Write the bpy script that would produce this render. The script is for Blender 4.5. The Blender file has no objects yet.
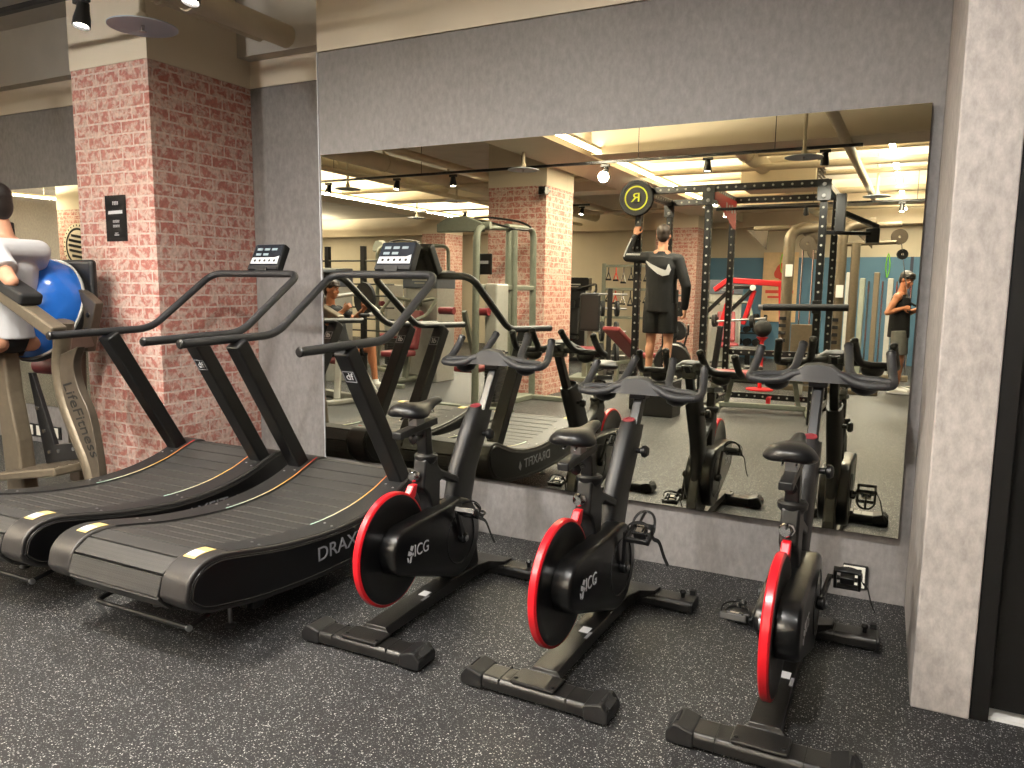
import bpy, bmesh, math, random
from math import sin, cos, pi, radians, sqrt, atan2
from mathutils import Vector as Vec, Matrix, Quaternion
random.seed(7)
S = bpy.context.scene
COL = S.collection
# ------------------------------------------------------------------ materials
MATS = {}
def mat(name, color, rough=.5, metal=0., noise=0., nscale=30., bump=0., bscale=200., spec=.5, coat=0., emit=None, estr=1.):
    m = bpy.data.materials.new(name); m.use_nodes = True
    nt = m.node_tree; b = nt.nodes['Principled BSDF']
    b.inputs['Base Color'].default_value = (*color, 1)
    b.inputs['Roughness'].default_value = rough
    b.inputs['Metallic'].default_value = metal
    b.inputs['Specular IOR Level'].default_value = spec
    if coat: b.inputs['Coat Weight'].default_value = coat; b.inputs['Coat Roughness'].default_value = .1
    if emit:
        b.inputs['Emission Color'].default_value = (*emit, 1); b.inputs['Emission Strength'].default_value = estr
    tc = nt.nodes.new('ShaderNodeTexCoord')
    if noise:
        n = nt.nodes.new('ShaderNodeTexNoise'); n.inputs['Scale'].default_value = nscale; n.inputs['Detail'].default_value = 5
        nt.links.new(tc.outputs['Object'], n.inputs['Vector'])
        r = nt.nodes.new('ShaderNodeValToRGB')
        r.color_ramp.elements[0].position = .3; r.color_ramp.elements[1].position = .7
        r.color_ramp.elements[0].color = (*[c * (1 - noise) for c in color], 1)
        r.color_ramp.elements[1].color = (*[min(1, c * (1 + noise)) for c in color], 1)
        nt.links.new(n.outputs['Fac'], r.inputs['Fac']); nt.links.new(r.outputs['Color'], b.inputs['Base Color'])
    if bump:
        n2 = nt.nodes.new('ShaderNodeTexNoise'); n2.inputs['Scale'].default_value = bscale; n2.inputs['Detail'].default_value = 3
        nt.links.new(tc.outputs['Object'], n2.inputs['Vector'])
        bp = nt.nodes.new('ShaderNodeBump'); bp.inputs['Strength'].default_value = bump; bp.inputs['Distance'].default_value = .002
        nt.links.new(n2.outputs['Fac'], bp.inputs['Height']); nt.links.new(bp.outputs['Normal'], b.inputs['Normal'])
    MATS[name] = m
    return m
def lin(r, g, b):
    f = lambda c: (c / 255 / 12.92) if c / 255 <= .04045 else ((c / 255 + .055) / 1.055) ** 2.4
    return (f(r), f(g), f(b))

mat('black_metal', lin(19, 19, 20), .42, 0, .15, 40, .15, 400)
mat('black_satin', lin(13, 13, 14), .34, 0, 0)
mat('black_gloss', lin(9, 9, 10), .3, 0, 0, coat=.12)
mat('black_plastic', lin(17, 17, 18), .47, 0, .1, 60, .2, 500)
mat('bar_foam', lin(29, 29, 31), .55, 0, .1, 90, .3, 700)
mat('dark_rubber', lin(15, 15, 16), .8, 0, .2, 80, .3, 300)
mat('beam_black', lin(27, 26, 25), .34, .2, .12, 50, .2, 500)
mat('saddle_black', lin(14, 14, 15), .36, 0, .1, 60, .15, 300)
mat('red_gloss', lin(214, 24, 36), .28, 0, 0, coat=.4)
mat('red_paint', lin(190, 30, 38), .4)
mat('red_pad', lin(120, 40, 46), .5, 0, .1, 40)
mat('chrome', lin(215, 215, 215), .12, 1.)
mat('steel', lin(165, 165, 168), .3, 1., .08, 40)
mat('white_paint', lin(232, 232, 230), .5)
mat('white_print', lin(205, 205, 208), .6)
mat('grey_print', lin(140, 140, 144), .6)
mat('cover_grey', lin(50, 48, 47), .42, .25, .08, 20, .1, 300)
mat('deck_black', lin(30, 30, 31), .5, .1, .1, 40, .25, 500)
mat('panel_black', lin(11, 11, 12), .36, 0, .1, 20)
mat('label_yellow', lin(216, 190, 120), .5)
mat('champagne', lin(112, 102, 86), .38, .45, .08, 30)
mat('champagne_dark', lin(88, 79, 68), .42, .4, .08, 30)
mat('green_grey', lin(120, 124, 112), .45, .2, .08, 30)
mat('silver_grey', lin(170, 170, 164), .42, .3, .06, 20)
mat('shroud_blue', lin(86, 92, 102), .4, 0, .08, 12)
mat('bosu_blue', lin(38, 108, 204), .22, 0, .06, 14, coat=.3)
mat('navy', lin(38, 46, 66), .5)
mat('skin', lin(205, 150, 120), .5, 0, .06, 25)
mat('skin_tan', lin(176, 116, 82), .5, 0, .06, 25)
mat('hair', lin(30, 23, 19), .5, 0, .25, 120, .6, 160)
mat('hair_brown', lin(52, 40, 32), .6, 0, .25, 120, .6, 160)
mat('cotton_white', lin(205, 205, 206), .85, 0, .04, 12, .4, 60)
mat('cotton_black', lin(11, 11, 12), .9, 0, .15, 14, .4, 60)
mat('cotton_grey', lin(96, 96, 92), .85, 0, .1, 14, .4, 60)
mat('eye_dark', lin(16, 12, 10), .2)
mat('eye_white', lin(225, 220, 212), .3)
mat('lip', lin(164, 92, 84), .5)
mat('yellow_print', lin(214, 220, 40), .5)
mat('cream_paint', lin(222, 209, 186), .7, 0, .03, 3, .1, 60)
mat('cream_duct', lin(205, 192, 166), .6, 0, .04, 6)
mat('ceiling_grey', lin(192, 186, 174), .85, 0, .06, 3, .2, 40)
mat('door_black', lin(6, 6, 6), .6, 0, .08, 10, spec=.25)
mat('threshold_white', lin(225, 224, 220), .5)
mat('disc_grey', lin(178, 186, 198), .45, .1)
mat('lamp_glow', lin(255, 250, 240), .5, emit=(1., .93, .82), estr=30.)
mat('strip_glow', lin(255, 244, 220), .5, emit=(1., .84, .58), estr=9.)
mat('screen_panel', lin(34, 38, 46), .25)
mat('lcd', lin(150, 164, 170), .3)
mat('poster_black', lin(14, 12, 13), .75, spec=.2)
mat('blue_wall', lin(70, 108, 134), .6, 0, .05, 2)
mat('beige_wall', lin(190, 180, 160), .75, 0, .04, 2)
mat('wood_pale', lin(206, 176, 136), .5, 0, .1, 8)
mat('red_gloves', lin(196, 60, 40), .5)
mat('lime', lin(130, 210, 50), .5)
mat('outlet_white', lin(232, 228, 214), .4)
mat('gap_dark', lin(12, 12, 12), .6)
mat('teal_screen', lin(120, 160, 150), .4)

def nodes(name):
    m = bpy.data.materials.new(name); m.use_nodes = True; MATS[name] = m
    nt = m.node_tree; return m, nt, nt.nodes['Principled BSDF'], nt.nodes.new, nt.links.new

def wall_mat(name, base, amt=.12, rough=.72):
    m, nt, b, N, L = nodes(name)
    tc = N('ShaderNodeTexCoord')
    mp = N('ShaderNodeMapping'); mp.inputs['Scale'].default_value = (1, 1, .55); L(tc.outputs['Object'], mp.inputs['Vector'])
    n1 = N('ShaderNodeTexNoise'); n1.inputs['Scale'].default_value = 34; n1.inputs['Detail'].default_value = 8; n1.inputs['Roughness'].default_value = .68
    n2 = N('ShaderNodeTexNoise'); n2.inputs['Scale'].default_value = 2.2; n2.inputs['Detail'].default_value = 4
    L(mp.outputs['Vector'], n1.inputs['Vector']); L(tc.outputs['Object'], n2.inputs['Vector'])
    mx = N('ShaderNodeMath'); mx.operation = 'MULTIPLY_ADD'; mx.inputs[1].default_value = .35
    L(n2.outputs['Fac'], mx.inputs[0]); L(n1.outputs['Fac'], mx.inputs[2])
    r = N('ShaderNodeValToRGB')
    r.color_ramp.elements[0].position = .5; r.color_ramp.elements[1].position = .86
    r.color_ramp.elements[0].color = (*[c * (1 - amt * 1.6) for c in base], 1); r.color_ramp.elements[1].color = (*[c * (1 + amt) for c in base], 1)
    L(mx.outputs[0], r.inputs['Fac']); L(r.outputs['Color'], b.inputs['Base Color'])
    bp = N('ShaderNodeBump'); bp.inputs['Strength'].default_value = .25; bp.inputs['Distance'].default_value = .002
    L(n1.outputs['Fac'], bp.inputs['Height']); L(bp.outputs['Normal'], b.inputs['Normal'])
    b.inputs['Roughness'].default_value = rough
    return m
wall_mat('grey_vinyl', lin(128, 124, 122), .13)
wall_mat('grey_vinyl_light', lin(178, 170, 164), .16)

def floor_mat():
    m, nt, b, N, L = nodes('speckled_rubber')
    tc = N('ShaderNodeTexCoord')
    col = None
    base = (*lin(40, 40, 42), 1)
    prev = None
    nz = N('ShaderNodeTexNoise'); nz.inputs['Scale'].default_value = 1.4; nz.inputs['Detail'].default_value = 6
    L(tc.outputs['Object'], nz.inputs['Vector'])
    r0 = N('ShaderNodeValToRGB'); r0.color_ramp.elements[0].color = (*lin(24, 24, 25), 1); r0.color_ramp.elements[1].color = (*lin(37, 37, 38), 1)
    L(nz.outputs['Fac'], r0.inputs['Fac']); prev = r0.outputs['Color']
    dist = N('ShaderNodeTexNoise'); dist.inputs['Scale'].default_value = 160; L(tc.outputs['Object'], dist.inputs['Vector'])
    va = N('ShaderNodeVectorMath'); va.operation = 'MULTIPLY_ADD'; va.inputs[1].default_value = (.004, .004, .004)
    L(dist.outputs['Color'], va.inputs[0]); L(tc.outputs['Object'], va.inputs[2])
    for sc, thr, keep, c in ((150, .32, .3, lin(158, 158, 155)), (230, .37, .32, lin(100, 101, 102)), (105, .26, .17, lin(186, 185, 180))):
        v = N('ShaderNodeTexVoronoi'); v.inputs['Scale'].default_value = sc; v.voronoi_dimensions = '3D'
        L(va.outputs[0], v.inputs['Vector'])
        lt = N('ShaderNodeMath'); lt.operation = 'LESS_THAN'; lt.inputs[1].default_value = thr; L(v.outputs['Distance'], lt.inputs[0])
        sp = N('ShaderNodeSeparateColor'); L(v.outputs['Color'], sp.inputs['Color'])
        l2 = N('ShaderNodeMath'); l2.operation = 'LESS_THAN'; l2.inputs[1].default_value = keep; L(sp.outputs[0], l2.inputs[0])
        mu = N('ShaderNodeMath'); mu.operation = 'MULTIPLY'; L(lt.outputs[0], mu.inputs[0]); L(l2.outputs[0], mu.inputs[1])
        mix = N('ShaderNodeMix'); mix.data_type = 'RGBA'; mix.inputs['B'].default_value = (*c, 1)
        L(mu.outputs[0], mix.inputs['Factor']); L(prev, mix.inputs['A']); prev = mix.outputs['Result']
    L(prev, b.inputs['Base Color'])
    b.inputs['Roughness'].default_value = .55; b.inputs['Specular IOR Level'].default_value = .3
    bp = N('ShaderNodeBump'); bp.inputs['Strength'].default_value = .3; bp.inputs['Distance'].default_value = .003
    L(dist.outputs['Fac'], bp.inputs['Height']); L(bp.outputs['Normal'], b.inputs['Normal'])
floor_mat()

def brick_mat():
    # flat brick-print wallpaper: worn red faces, pale worn patches, pale pink joints
    m, nt, b, N, L = nodes('brick_paper')
    tc = N('ShaderNodeTexCoord'); sx = N('ShaderNodeSeparateXYZ'); L(tc.outputs['Object'], sx.inputs[0])
    ge = N('ShaderNodeNewGeometry'); sn = N('ShaderNodeSeparateXYZ'); L(ge.outputs['Normal'], sn.inputs[0])
    ab = N('ShaderNodeMath'); ab.operation = 'ABSOLUTE'; L(sn.outputs['X'], ab.inputs[0])
    gt = N('ShaderNodeMath'); gt.operation = 'GREATER_THAN'; gt.inputs[1].default_value = .5; L(ab.outputs[0], gt.inputs[0])
    mx = N('ShaderNodeMix'); mx.data_type = 'FLOAT'; L(gt.outputs[0], mx.inputs['Factor']); L(sx.outputs['X'], mx.inputs['A']); L(sx.outputs['Y'], mx.inputs['B'])
    cb = N('ShaderNodeCombineXYZ'); L(mx.outputs['Result'], cb.inputs['X']); L(sx.outputs['Z'], cb.inputs['Y'])
    dz = N('ShaderNodeTexNoise'); dz.inputs['Scale'].default_value = 12; dz.inputs['Detail'].default_value = 4; L(tc.outputs['Object'], dz.inputs['Vector'])
    va = N('ShaderNodeVectorMath'); va.operation = 'MULTIPLY_ADD'; va.inputs[1].default_value = (.016, .016, 0); L(dz.outputs['Color'], va.inputs[0]); L(cb.outputs[0], va.inputs[2])
    br = N('ShaderNodeTexBrick'); L(va.outputs[0], br.inputs['Vector'])
    br.inputs['Scale'].default_value = 1.; br.inputs['Brick Width'].default_value = .222; br.inputs['Row Height'].default_value = .0795
    br.inputs['Mortar Size'].default_value = .0065; br.inputs['Mortar Smooth'].default_value = .2; br.inputs['Bias'].default_value = 0
    br.offset = .5; br.squash = 1
    br.inputs['Color1'].default_value = (*lin(184, 114, 102), 1); br.inputs['Color2'].default_value = (*lin(192, 126, 112), 1); br.inputs['Mortar'].default_value = (*lin(220, 200, 188), 1)
    n1 = N('ShaderNodeTexNoise'); n1.inputs['Scale'].default_value = 19; n1.inputs['Detail'].default_value = 5; n1.inputs['Roughness'].default_value = .6; n1.inputs['Distortion'].default_value = .6
    L(tc.outputs['Object'], n1.inputs['Vector'])
    r1 = N('ShaderNodeValToRGB'); r1.color_ramp.elements[0].position = .44; r1.color_ramp.elements[1].position = .56
    L(n1.outputs['Fac'], r1.inputs['Fac'])
    mw = N('ShaderNodeMath'); mw.operation = 'MULTIPLY'; mw.inputs[1].default_value = .85; L(r1.outputs['Color'], mw.inputs[0])
    mix = N('ShaderNodeMix'); mix.data_type = 'RGBA'; mix.inputs['B'].default_value = (*lin(216, 190, 176), 1)
    L(mw.outputs[0], mix.inputs['Factor']); L(br.outputs['Color'], mix.inputs['A'])
    n2 = N('ShaderNodeTexNoise'); n2.inputs['Scale'].default_value = 45; n2.inputs['Detail'].default_value = 5; L(tc.outputs['Object'], n2.inputs['Vector'])
    r2 = N('ShaderNodeValToRGB'); r2.color_ramp.elements[0].position = .3; r2.color_ramp.elements[0].color = (.72, .72, .72, 1); r2.color_ramp.elements[1].position = .65; r2.color_ramp.elements[1].color = (1.05, 1.05, 1.05, 1)
    L(n2.outputs['Fac'], r2.inputs['Fac'])
    m2 = N('ShaderNodeMix'); m2.data_type = 'RGBA'; m2.blend_type = 'MULTIPLY'; m2.inputs['Factor'].default_value = 1.
    L(mix.outputs['Result'], m2.inputs['A']); L(r2.outputs['Color'], m2.inputs['B'])
    L(m2.outputs['Result'], b.inputs['Base Color']); b.inputs['Roughness'].default_value = .6
    bp = N('ShaderNodeBump'); bp.inputs['Strength'].default_value = .3; bp.inputs['Distance'].default_value = .003; bp.invert = True
    L(br.outputs['Fac'], bp.inputs['Height']); L(bp.outputs['Normal'], b.inputs['Normal'])
brick_mat()

def mirror_mat():
    m, nt, b, N, L = nodes('mirror_glass')
    b.inputs['Base Color'].default_value = (.96, .93, .76, 1); b.inputs['Metallic'].default_value = 1; b.inputs['Roughness'].default_value = .004
mirror_mat()

def stripe_mat():
    m, nt, b, N, L = nodes('edge_stripe_print')
    tc = N('ShaderNodeTexCoord'); sx = N('ShaderNodeSeparateXYZ'); L(tc.outputs['Object'], sx.inputs[0])
    mr = N('ShaderNodeMapRange'); mr.inputs['From Min'].default_value = -1.15; mr.inputs['From Max'].default_value = -.5; L(sx.outputs['Y'], mr.inputs['Value'])
    r = N('ShaderNodeValToRGB'); e = r.color_ramp.elements
    e[0].position = 0; e[0].color = (*lin(190, 225, 210), 1); e[1].position = 1; e[1].color = (*lin(190, 50, 50), 1)
    x = e.new(.3); x.color = (*lin(235, 225, 190), 1); x = e.new(.62); x.color = (*lin(230, 180, 90), 1)
    L(mr.outputs['Result'], r.inputs['Fac']); L(r.outputs['Color'], b.inputs['Base Color'])
stripe_mat()
def belt_mat():
    m, nt, b, N, L = nodes('belt_rubber')
    tc = N('ShaderNodeTexCoord')
    mp = N('ShaderNodeMapping'); mp.inputs['Rotation'].default_value = (0, 0, pi / 4); L(tc.outputs['Object'], mp.inputs['Vector'])
    ck = N('ShaderNodeTexChecker'); ck.inputs['Scale'].default_value = 160; L(mp.outputs['Vector'], ck.inputs['Vector'])
    ck.inputs['Color1'].default_value = (*lin(34, 33, 32), 1); ck.inputs['Color2'].default_value = (*lin(52, 51, 49), 1)
    n = N('ShaderNodeTexNoise'); n.inputs['Scale'].default_value = 6; n.inputs['Detail'].default_value = 5; L(tc.outputs['Object'], n.inputs['Vector'])
    r2 = N('ShaderNodeValToRGB'); r2.color_ramp.elements[0].color = (.75, .75, .75, 1); r2.color_ramp.elements[1].color = (1.2, 1.2, 1.2, 1); L(n.outputs['Fac'], r2.inputs['Fac'])
    m2 = N('ShaderNodeMix'); m2.data_type = 'RGBA'; m2.blend_type = 'MULTIPLY'; m2.inputs['Factor'].default_value = 1.
    L(ck.outputs['Color'], m2.inputs['A']); L(r2.outputs['Color'], m2.inputs['B'])
    L(m2.outputs['Result'], b.inputs['Base Color']); b.inputs['Roughness'].default_value = .55
    bp = N('ShaderNodeBump'); bp.inputs['Strength'].default_value = .5; bp.inputs['Distance'].default_value = .002
    L(ck.outputs['Fac'], bp.inputs['Height']); L(bp.outputs['Normal'], b.inputs['Normal'])
belt_mat()

# ------------------------------------------------------------------ mesh builder
def frame(d):
    d = Vec(d).normalized(); a = Vec((0, 0, 1)) if abs(d.z) < .95 else Vec((0, 1, 0))
    x = a.cross(d).normalized(); return x, d.cross(x).normalized(), d
def catmull(P, n=6, closed=False):
    P = [Vec(p) for p in P]; out = []; N = len(P)
    rng = range(N) if closed else range(N - 1)
    for i in rng:
        p0 = P[(i - 1) % N] if (closed or i > 0) else P[0] * 2 - P[1]
        p1 = P[i]; p2 = P[(i + 1) % N]
        p3 = P[(i + 2) % N] if (closed or i + 2 < N) else P[-1] * 2 - P[-2]
        for k in range(n):
            t = k / n
            out.append(.5 * ((2 * p1) + (p2 - p0) * t + (2 * p0 - 5 * p1 + 4 * p2 - p3) * t * t + (3 * p1 - p0 - 3 * p2 + p3) * t ** 3))
    if not closed: out.append(P[-1])
    return out
def fillet(P, r=.06, n=6):
    P = [Vec(p) for p in P]; out = [P[0]]
    for i in range(1, len(P) - 1):
        a, b, c = P[i - 1], P[i], P[i + 1]
        u = (a - b); v = (c - b); rr = min(r, u.length * .45, v.length * .45)
        s = b + u.normalized() * rr; e = b + v.normalized() * rr
        for k in range(n + 1):
            t = k / n; out.append((1 - t) ** 2 * s + 2 * t * (1 - t) * b + t * t * e)
    out.append(P[-1]); return out
class MB:
    def __init__(s): s.v = []; s.f = []; s.m = []; s.cur = 0
    def mi(s, i): s.cur = i; return s
    def add(s, vs, fs):
        o = len(s.v); s.v += [Vec(v) for v in vs]; s.f += [tuple(i + o for i in f) for f in fs]; s.m += [s.cur] * len(fs); return s
    def box(s, c, d, R=None):
        c = Vec(c); h = Vec(d) / 2
        vs = []
        for x, y, z in ((-1, -1, -1), (1, -1, -1), (1, 1, -1), (-1, 1, -1), (-1, -1, 1), (1, -1, 1), (1, 1, 1), (-1, 1, 1)):
            p = Vec((x * h.x, y * h.y, z * h.z)); vs.append(c + (R @ p if R else p))
        return s.add(vs, [(0, 3, 2, 1), (4, 5, 6, 7), (0, 1, 5, 4), (1, 2, 6, 5), (2, 3, 7, 6), (3, 0, 4, 7)])
    def bx(s, x0, x1, y0, y1, z0, z1): return s.box(((x0 + x1) / 2, (y0 + y1) / 2, (z0 + z1) / 2), (abs(x1 - x0), abs(y1 - y0), abs(z1 - z0)))
    def bar(s, p, q, w, h, side=None, w2=None, h2=None):
        p = Vec(p); q = Vec(q); d = (q - p).normalized()
        if side is None: x, y, _ = frame(d)
        else:
            x = Vec(side); x = (x - d * x.dot(d)).normalized(); y = d.cross(x)
        w2 = w2 or w; h2 = h2 or h; vs = []
        for o, ww, hh in ((p, w, h), (q, w2, h2)):
            for a, b in ((-1, -1), (1, -1), (1, 1), (-1, 1)): vs.append(o + x * a * ww / 2 + y * b * hh / 2)
        return s.add(vs, [(0, 3, 2, 1), (4, 5, 6, 7), (0, 1, 5, 4), (1, 2, 6, 5), (2, 3, 7, 6), (3, 0, 4, 7)])
    def loft(s, rings, closed=False, caps=True):
        n = len(rings[0]); vs = [p for r in rings for p in r]; fs = []
        m = len(rings)
        for i in range(m if closed else m - 1):
            for k in range(n):
                a = i * n + k; b = i * n + (k + 1) % n; j = (i + 1) % m
                fs.append((a, b, j * n + (k + 1) % n, j * n + k))
        if caps and not closed:
            fs.append(tuple(reversed(range(n)))); fs.append(tuple(range((m - 1) * n, m * n)))
        return s.add(vs, fs)
    def tube(s, P, r, n=12, closed=False, flat=None, up=None):
        P = [Vec(p) for p in P]; N = len(P)
        R = r if isinstance(r, (list, tuple)) else [r] * N
        if len(R) != N:
            R = [R[min(len(R) - 2, int(i / (N - 1) * (len(R) - 1)))] * (1 - ((i / (N - 1) * (len(R) - 1)) - min(len(R) - 2, int(i / (N - 1) * (len(R) - 1))))) + R[min(len(R) - 2, int(i / (N - 1) * (len(R) - 1))) + 1] * ((i / (N - 1) * (len(R) - 1)) - min(len(R) - 2, int(i / (N - 1) * (len(R) - 1)))) for i in range(N)]
        T = []
        for i in range(N):
            if closed: d = P[(i + 1) % N] - P[i - 1]
            else: d = P[min(i + 1, N - 1)] - P[max(i - 1, 0)]
            T.append(d.normalized() if d.length > 1e-9 else Vec((0, 0, 1)))
        x = frame(T[0])[0]
        if up is not None: x = Vec(up)
        x = (x - T[0] * x.dot(T[0])).normalized()
        rings = []
        for i in range(N):
            if i: x = (x - T[i] * x.dot(T[i])).normalized()
            y = T[i].cross(x)
            fx, fy = flat or (1, 1)
            rings.append([P[i] + (x * cos(2 * pi * k / n) * fx + y * sin(2 * pi * k / n) * fy) * R[i] for k in range(n)])
        return s.loft(rings, closed)
    def cyl(s, p, q, r, r2=None, n=20): return s.tube([p, q], [r, r if r2 is None else r2], n)
    def lathe(s, prof, o, ax=(0, 0, 1), n=28, closed=False):
        x, y, d = frame(ax); o = Vec(o)
        rings = [[o + d * h + (x * cos(2 * pi * k / n) + y * sin(2 * pi * k / n)) * max(r, 1e-4) for k in range(n)] for r, h in prof]
        return s.loft(rings, closed)
    def prism(s, poly, off):
        poly = [Vec(p) for p in poly]; off = Vec(off); n = len(poly)
        return s.loft([poly, [p + off for p in poly]])
    def ell(s, c, r, R=None, n=16, m=10):
        c = Vec(c); rings = []
        for i in range(m + 1):
            t = pi * i / m; rr = max(sin(t), .004)
            ring = []
            for k in range(n):
                p = Vec((r[0] * rr * cos(2 * pi * k / n), r[1] * rr * sin(2 * pi * k / n), -r[2] * cos(t)))
                ring.append(c + (R @ p if R else p))
            rings.append(ring)
        return s.loft(rings)
    def caps(s, p, q, r, r2=None, n=14):
        r2 = r if r2 is None else r2; p = Vec(p); q = Vec(q); d = (q - p)
        L = d.length; d = d.normalized(); P = []; R = []
        for k in range(5):
            t = pi / 2 * k / 4; P.append(p - d * r * cos(t)); R.append(max(r * sin(t), .0008))
        for k in range(5):
            t = pi / 2 * k / 4; P.append(q + d * r2 * sin(t)); R.append(max(r2 * cos(t), .0008))
        return s.tube(P, R, n)
    def build(s, name, mats, parent=None, smooth=40, bevel=0, loc=None, seg=2, remesh=0, sub=0):
        me = bpy.data.meshes.new(name)
        me.from_pydata([tuple(v) for v in s.v], [], s.f); me.validate()
        ml = mats if isinstance(mats, (list, tuple)) else [mats]
        for m in ml: me.materials.append(MATS[m])
        if len(me.polygons) == len(s.m):
            for p, i in zip(me.polygons, s.m): p.material_index = min(i, len(ml) - 1)
        bm = bmesh.new(); bm.from_mesh(me); bmesh.ops.recalc_face_normals(bm, faces=bm.faces); bm.to_mesh(me); bm.free()
        for p in me.polygons: p.use_smooth = bool(smooth)
        if smooth and smooth < 180: me.set_sharp_from_angle(angle=radians(smooth))
        o = bpy.data.objects.new(name, me); COL.objects.link(o)
        if parent is not None: o.parent = parent
        if loc is not None: o.location = loc
        if remesh:
            md = o.modifiers.new('remesh', 'REMESH'); md.mode = 'VOXEL'; md.voxel_size = remesh; md.use_smooth_shade = True
            ms = o.modifiers.new('smooth', 'SMOOTH'); ms.factor = .5; ms.iterations = 4
        if bevel:
            md = o.modifiers.new('bevel', 'BEVEL'); md.width = bevel; md.segments = seg; md.limit_method = 'ANGLE'; md.angle_limit = radians(35); md.harden_normals = False
        if sub:
            md = o.modifiers.new('sub', 'SUBSURF'); md.levels = sub; md.render_levels = sub
        return o
def tag(o, label=None, cat=None, group=None, kind=None):
    if label: o['label'] = label
    if cat: o['category'] = cat
    if group: o['group'] = group
    if kind: o['kind'] = kind
    return o
def thing(name, label, cat, loc=(0, 0, 0), rz=0, group=None):
    o = bpy.data.objects.new(name, None); o.empty_display_size = .1; COL.objects.link(o)
    o.location = loc; o.rotation_euler = (0, 0, rz)
    return tag(o, label, cat, group)
def struct(name, mb, m, **k): return tag(mb.build(name, m, **k), kind='structure')
def copy_tree(o, parent=None):
    c = o.copy(); COL.objects.link(c)
    if parent is not None: c.parent = parent
    for ch in list(o.children): copy_tree(ch, c)
    return c
def text_mesh(name, txt, size, m, parent, R, loc, ext=.001, align='CENTER', sx=1., shear=0., spacing=1.):
    cu = bpy.data.curves.new('t', 'FONT'); cu.body = txt; cu.size = size; cu.extrude = ext; cu.align_x = align; cu.align_y = 'CENTER'; cu.shear = shear; cu.space_character = spacing
    ob = bpy.data.objects.new('t', cu); COL.objects.link(ob)
    dg = bpy.context.evaluated_depsgraph_get(); me = bpy.data.meshes.new_from_object(ob.evaluated_get(dg))
    COL.objects.unlink(ob); bpy.data.objects.remove(ob)
    M4 = Matrix.Translation(Vec(loc)) @ R.to_4x4() @ Matrix.Diagonal((sx, 1, 1, 1))
    me.transform(M4); me.materials.clear(); me.materials.append(MATS[m]); me.name = name
    o = bpy.data.objects.new(name, me); COL.objects.link(o)
    if parent is not None: o.parent = parent
    return o
def rot_from(x, y, z): return Matrix((Vec(x), Vec(y), Vec(z))).transposed()
FACE_XP = rot_from((0, 1, 0), (0, 0, 1), (1, 0, 0))     # text readable from +x
FACE_YM = rot_from((1, 0, 0), (0, 0, 1), (0, -1, 0))    # readable from -y
FACE_YP = rot_from((-1, 0, 0), (0, 0, 1), (0, 1, 0))    # readable from +y
# ------------------------------------------------------------------ camera
F_PX = 765.0
Mc = ((0.892878, 0.450172, 0.010706), (-0.068409, 0.112106, 0.991339), (-0.445073, 0.885877, -0.130893))
CAMPOS = Vec((0, -3.79686, 1.45))
cam = bpy.data.cameras.new('camera'); cam.sensor_width = 36; cam.lens = F_PX / 1024 * 36; cam.clip_start = .05; cam.clip_end = 100
co = bpy.data.objects.new('camera', cam); COL.objects.link(co)
r_, u_, f_ = (Vec(v) for v in Mc)
co.matrix_world = Matrix.Translation(CAMPOS) @ rot_from(r_, u_, -f_).to_4x4()
S.camera = co
# ------------------------------------------------------------------ room shell
XL, XR, YB, YF, CH = -17.5, 3.5, .5, -14.5, 3.45
struct('floor', MB().bx(XL, XR, YF, YB + .5, -.1, 0), 'speckled_rubber', smooth=0)
struct('ceiling', MB().bx(XL, XR, YF, YB + .5, CH, CH + .1), 'ceiling_grey', smooth=0)
struct('wall_back', MB().bx(-3.25, .115, 0, YB, 0, 2.818), 'grey_vinyl', smooth=0, bevel=.003)
struct('trim_1', MB().bx(-3.25, .115, -.004, YB, 2.822, CH), 'cream_paint', smooth=0)
struct('trim_2', MB().bx(-3.256, -3.2505, -.006, .012, 0, 2.82), 'white_print', smooth=0)
struct('wall_recess', MB().bx(-4.33, -3.25, .48, YB, 0, 2.815), 'grey_vinyl', smooth=0)
struct('trim_3', MB().bx(-4.33, -3.25, .475, YB, 2.817, 3.0), 'cream_paint', smooth=0)
struct('wall_left_back', MB().bx(XL, -5.0, .3, YB, 0, 2.823), 'grey_vinyl', smooth=0)
struct('trim_4', MB().bx(XL, -5.0, .296, YB, 2.825, 3.02), 'cream_paint', smooth=0)
struct('ceiling_ledge', MB().bx(XL, -3.25, .36, YB, 3.0, CH).bx(XL, -4.95, .2, .36, 3.02, CH), 'ceiling_grey', smooth=0)
pil = [(.115, YB), (.115, 0), (.128, -.935), (.306, -.935), (.306, YB)]
struct('wall_pillar', MB().prism([(x, y, 0) for x, y in pil], (0, 0, CH)), 'grey_vinyl_light', smooth=0, bevel=.006)
struct('wall_door', MB().bx(1.32, XR, -.9, YB, 0, CH).bx(.306, 1.32, -.9, YB, 2.35, CH), 'grey_vinyl_light', smooth=0)
struct('wall_right', MB().bx(XR, XR + .1, YF, -.9, 0, CH), 'grey_vinyl', smooth=0)
struct('wall_left', MB().bx(XL - .1, XL, YF, YB, 0, CH), 'grey_vinyl', smooth=0)
struct('wall_front', MB().bx(XL, XR, YF - .1, YF, 0, CH), 'beige_wall', smooth=0)
struct('trim_5', MB().bx(-5.6, XR, YF, YF + .06, 0, 2.28), 'blue_wall', smooth=0)
struct('trim_6', MB().bx(XL, XR, YF, YF + .3, 2.95, CH), 'cream_paint', smooth=0)
struct('trim_7', MB().bx(-2.62, -2.5, YF + .06, YF + .12, 0, 2.28).bx(-.2, -.14, YF + .06, YF + .1, 0, 2.28), 'navy', smooth=0)
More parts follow.
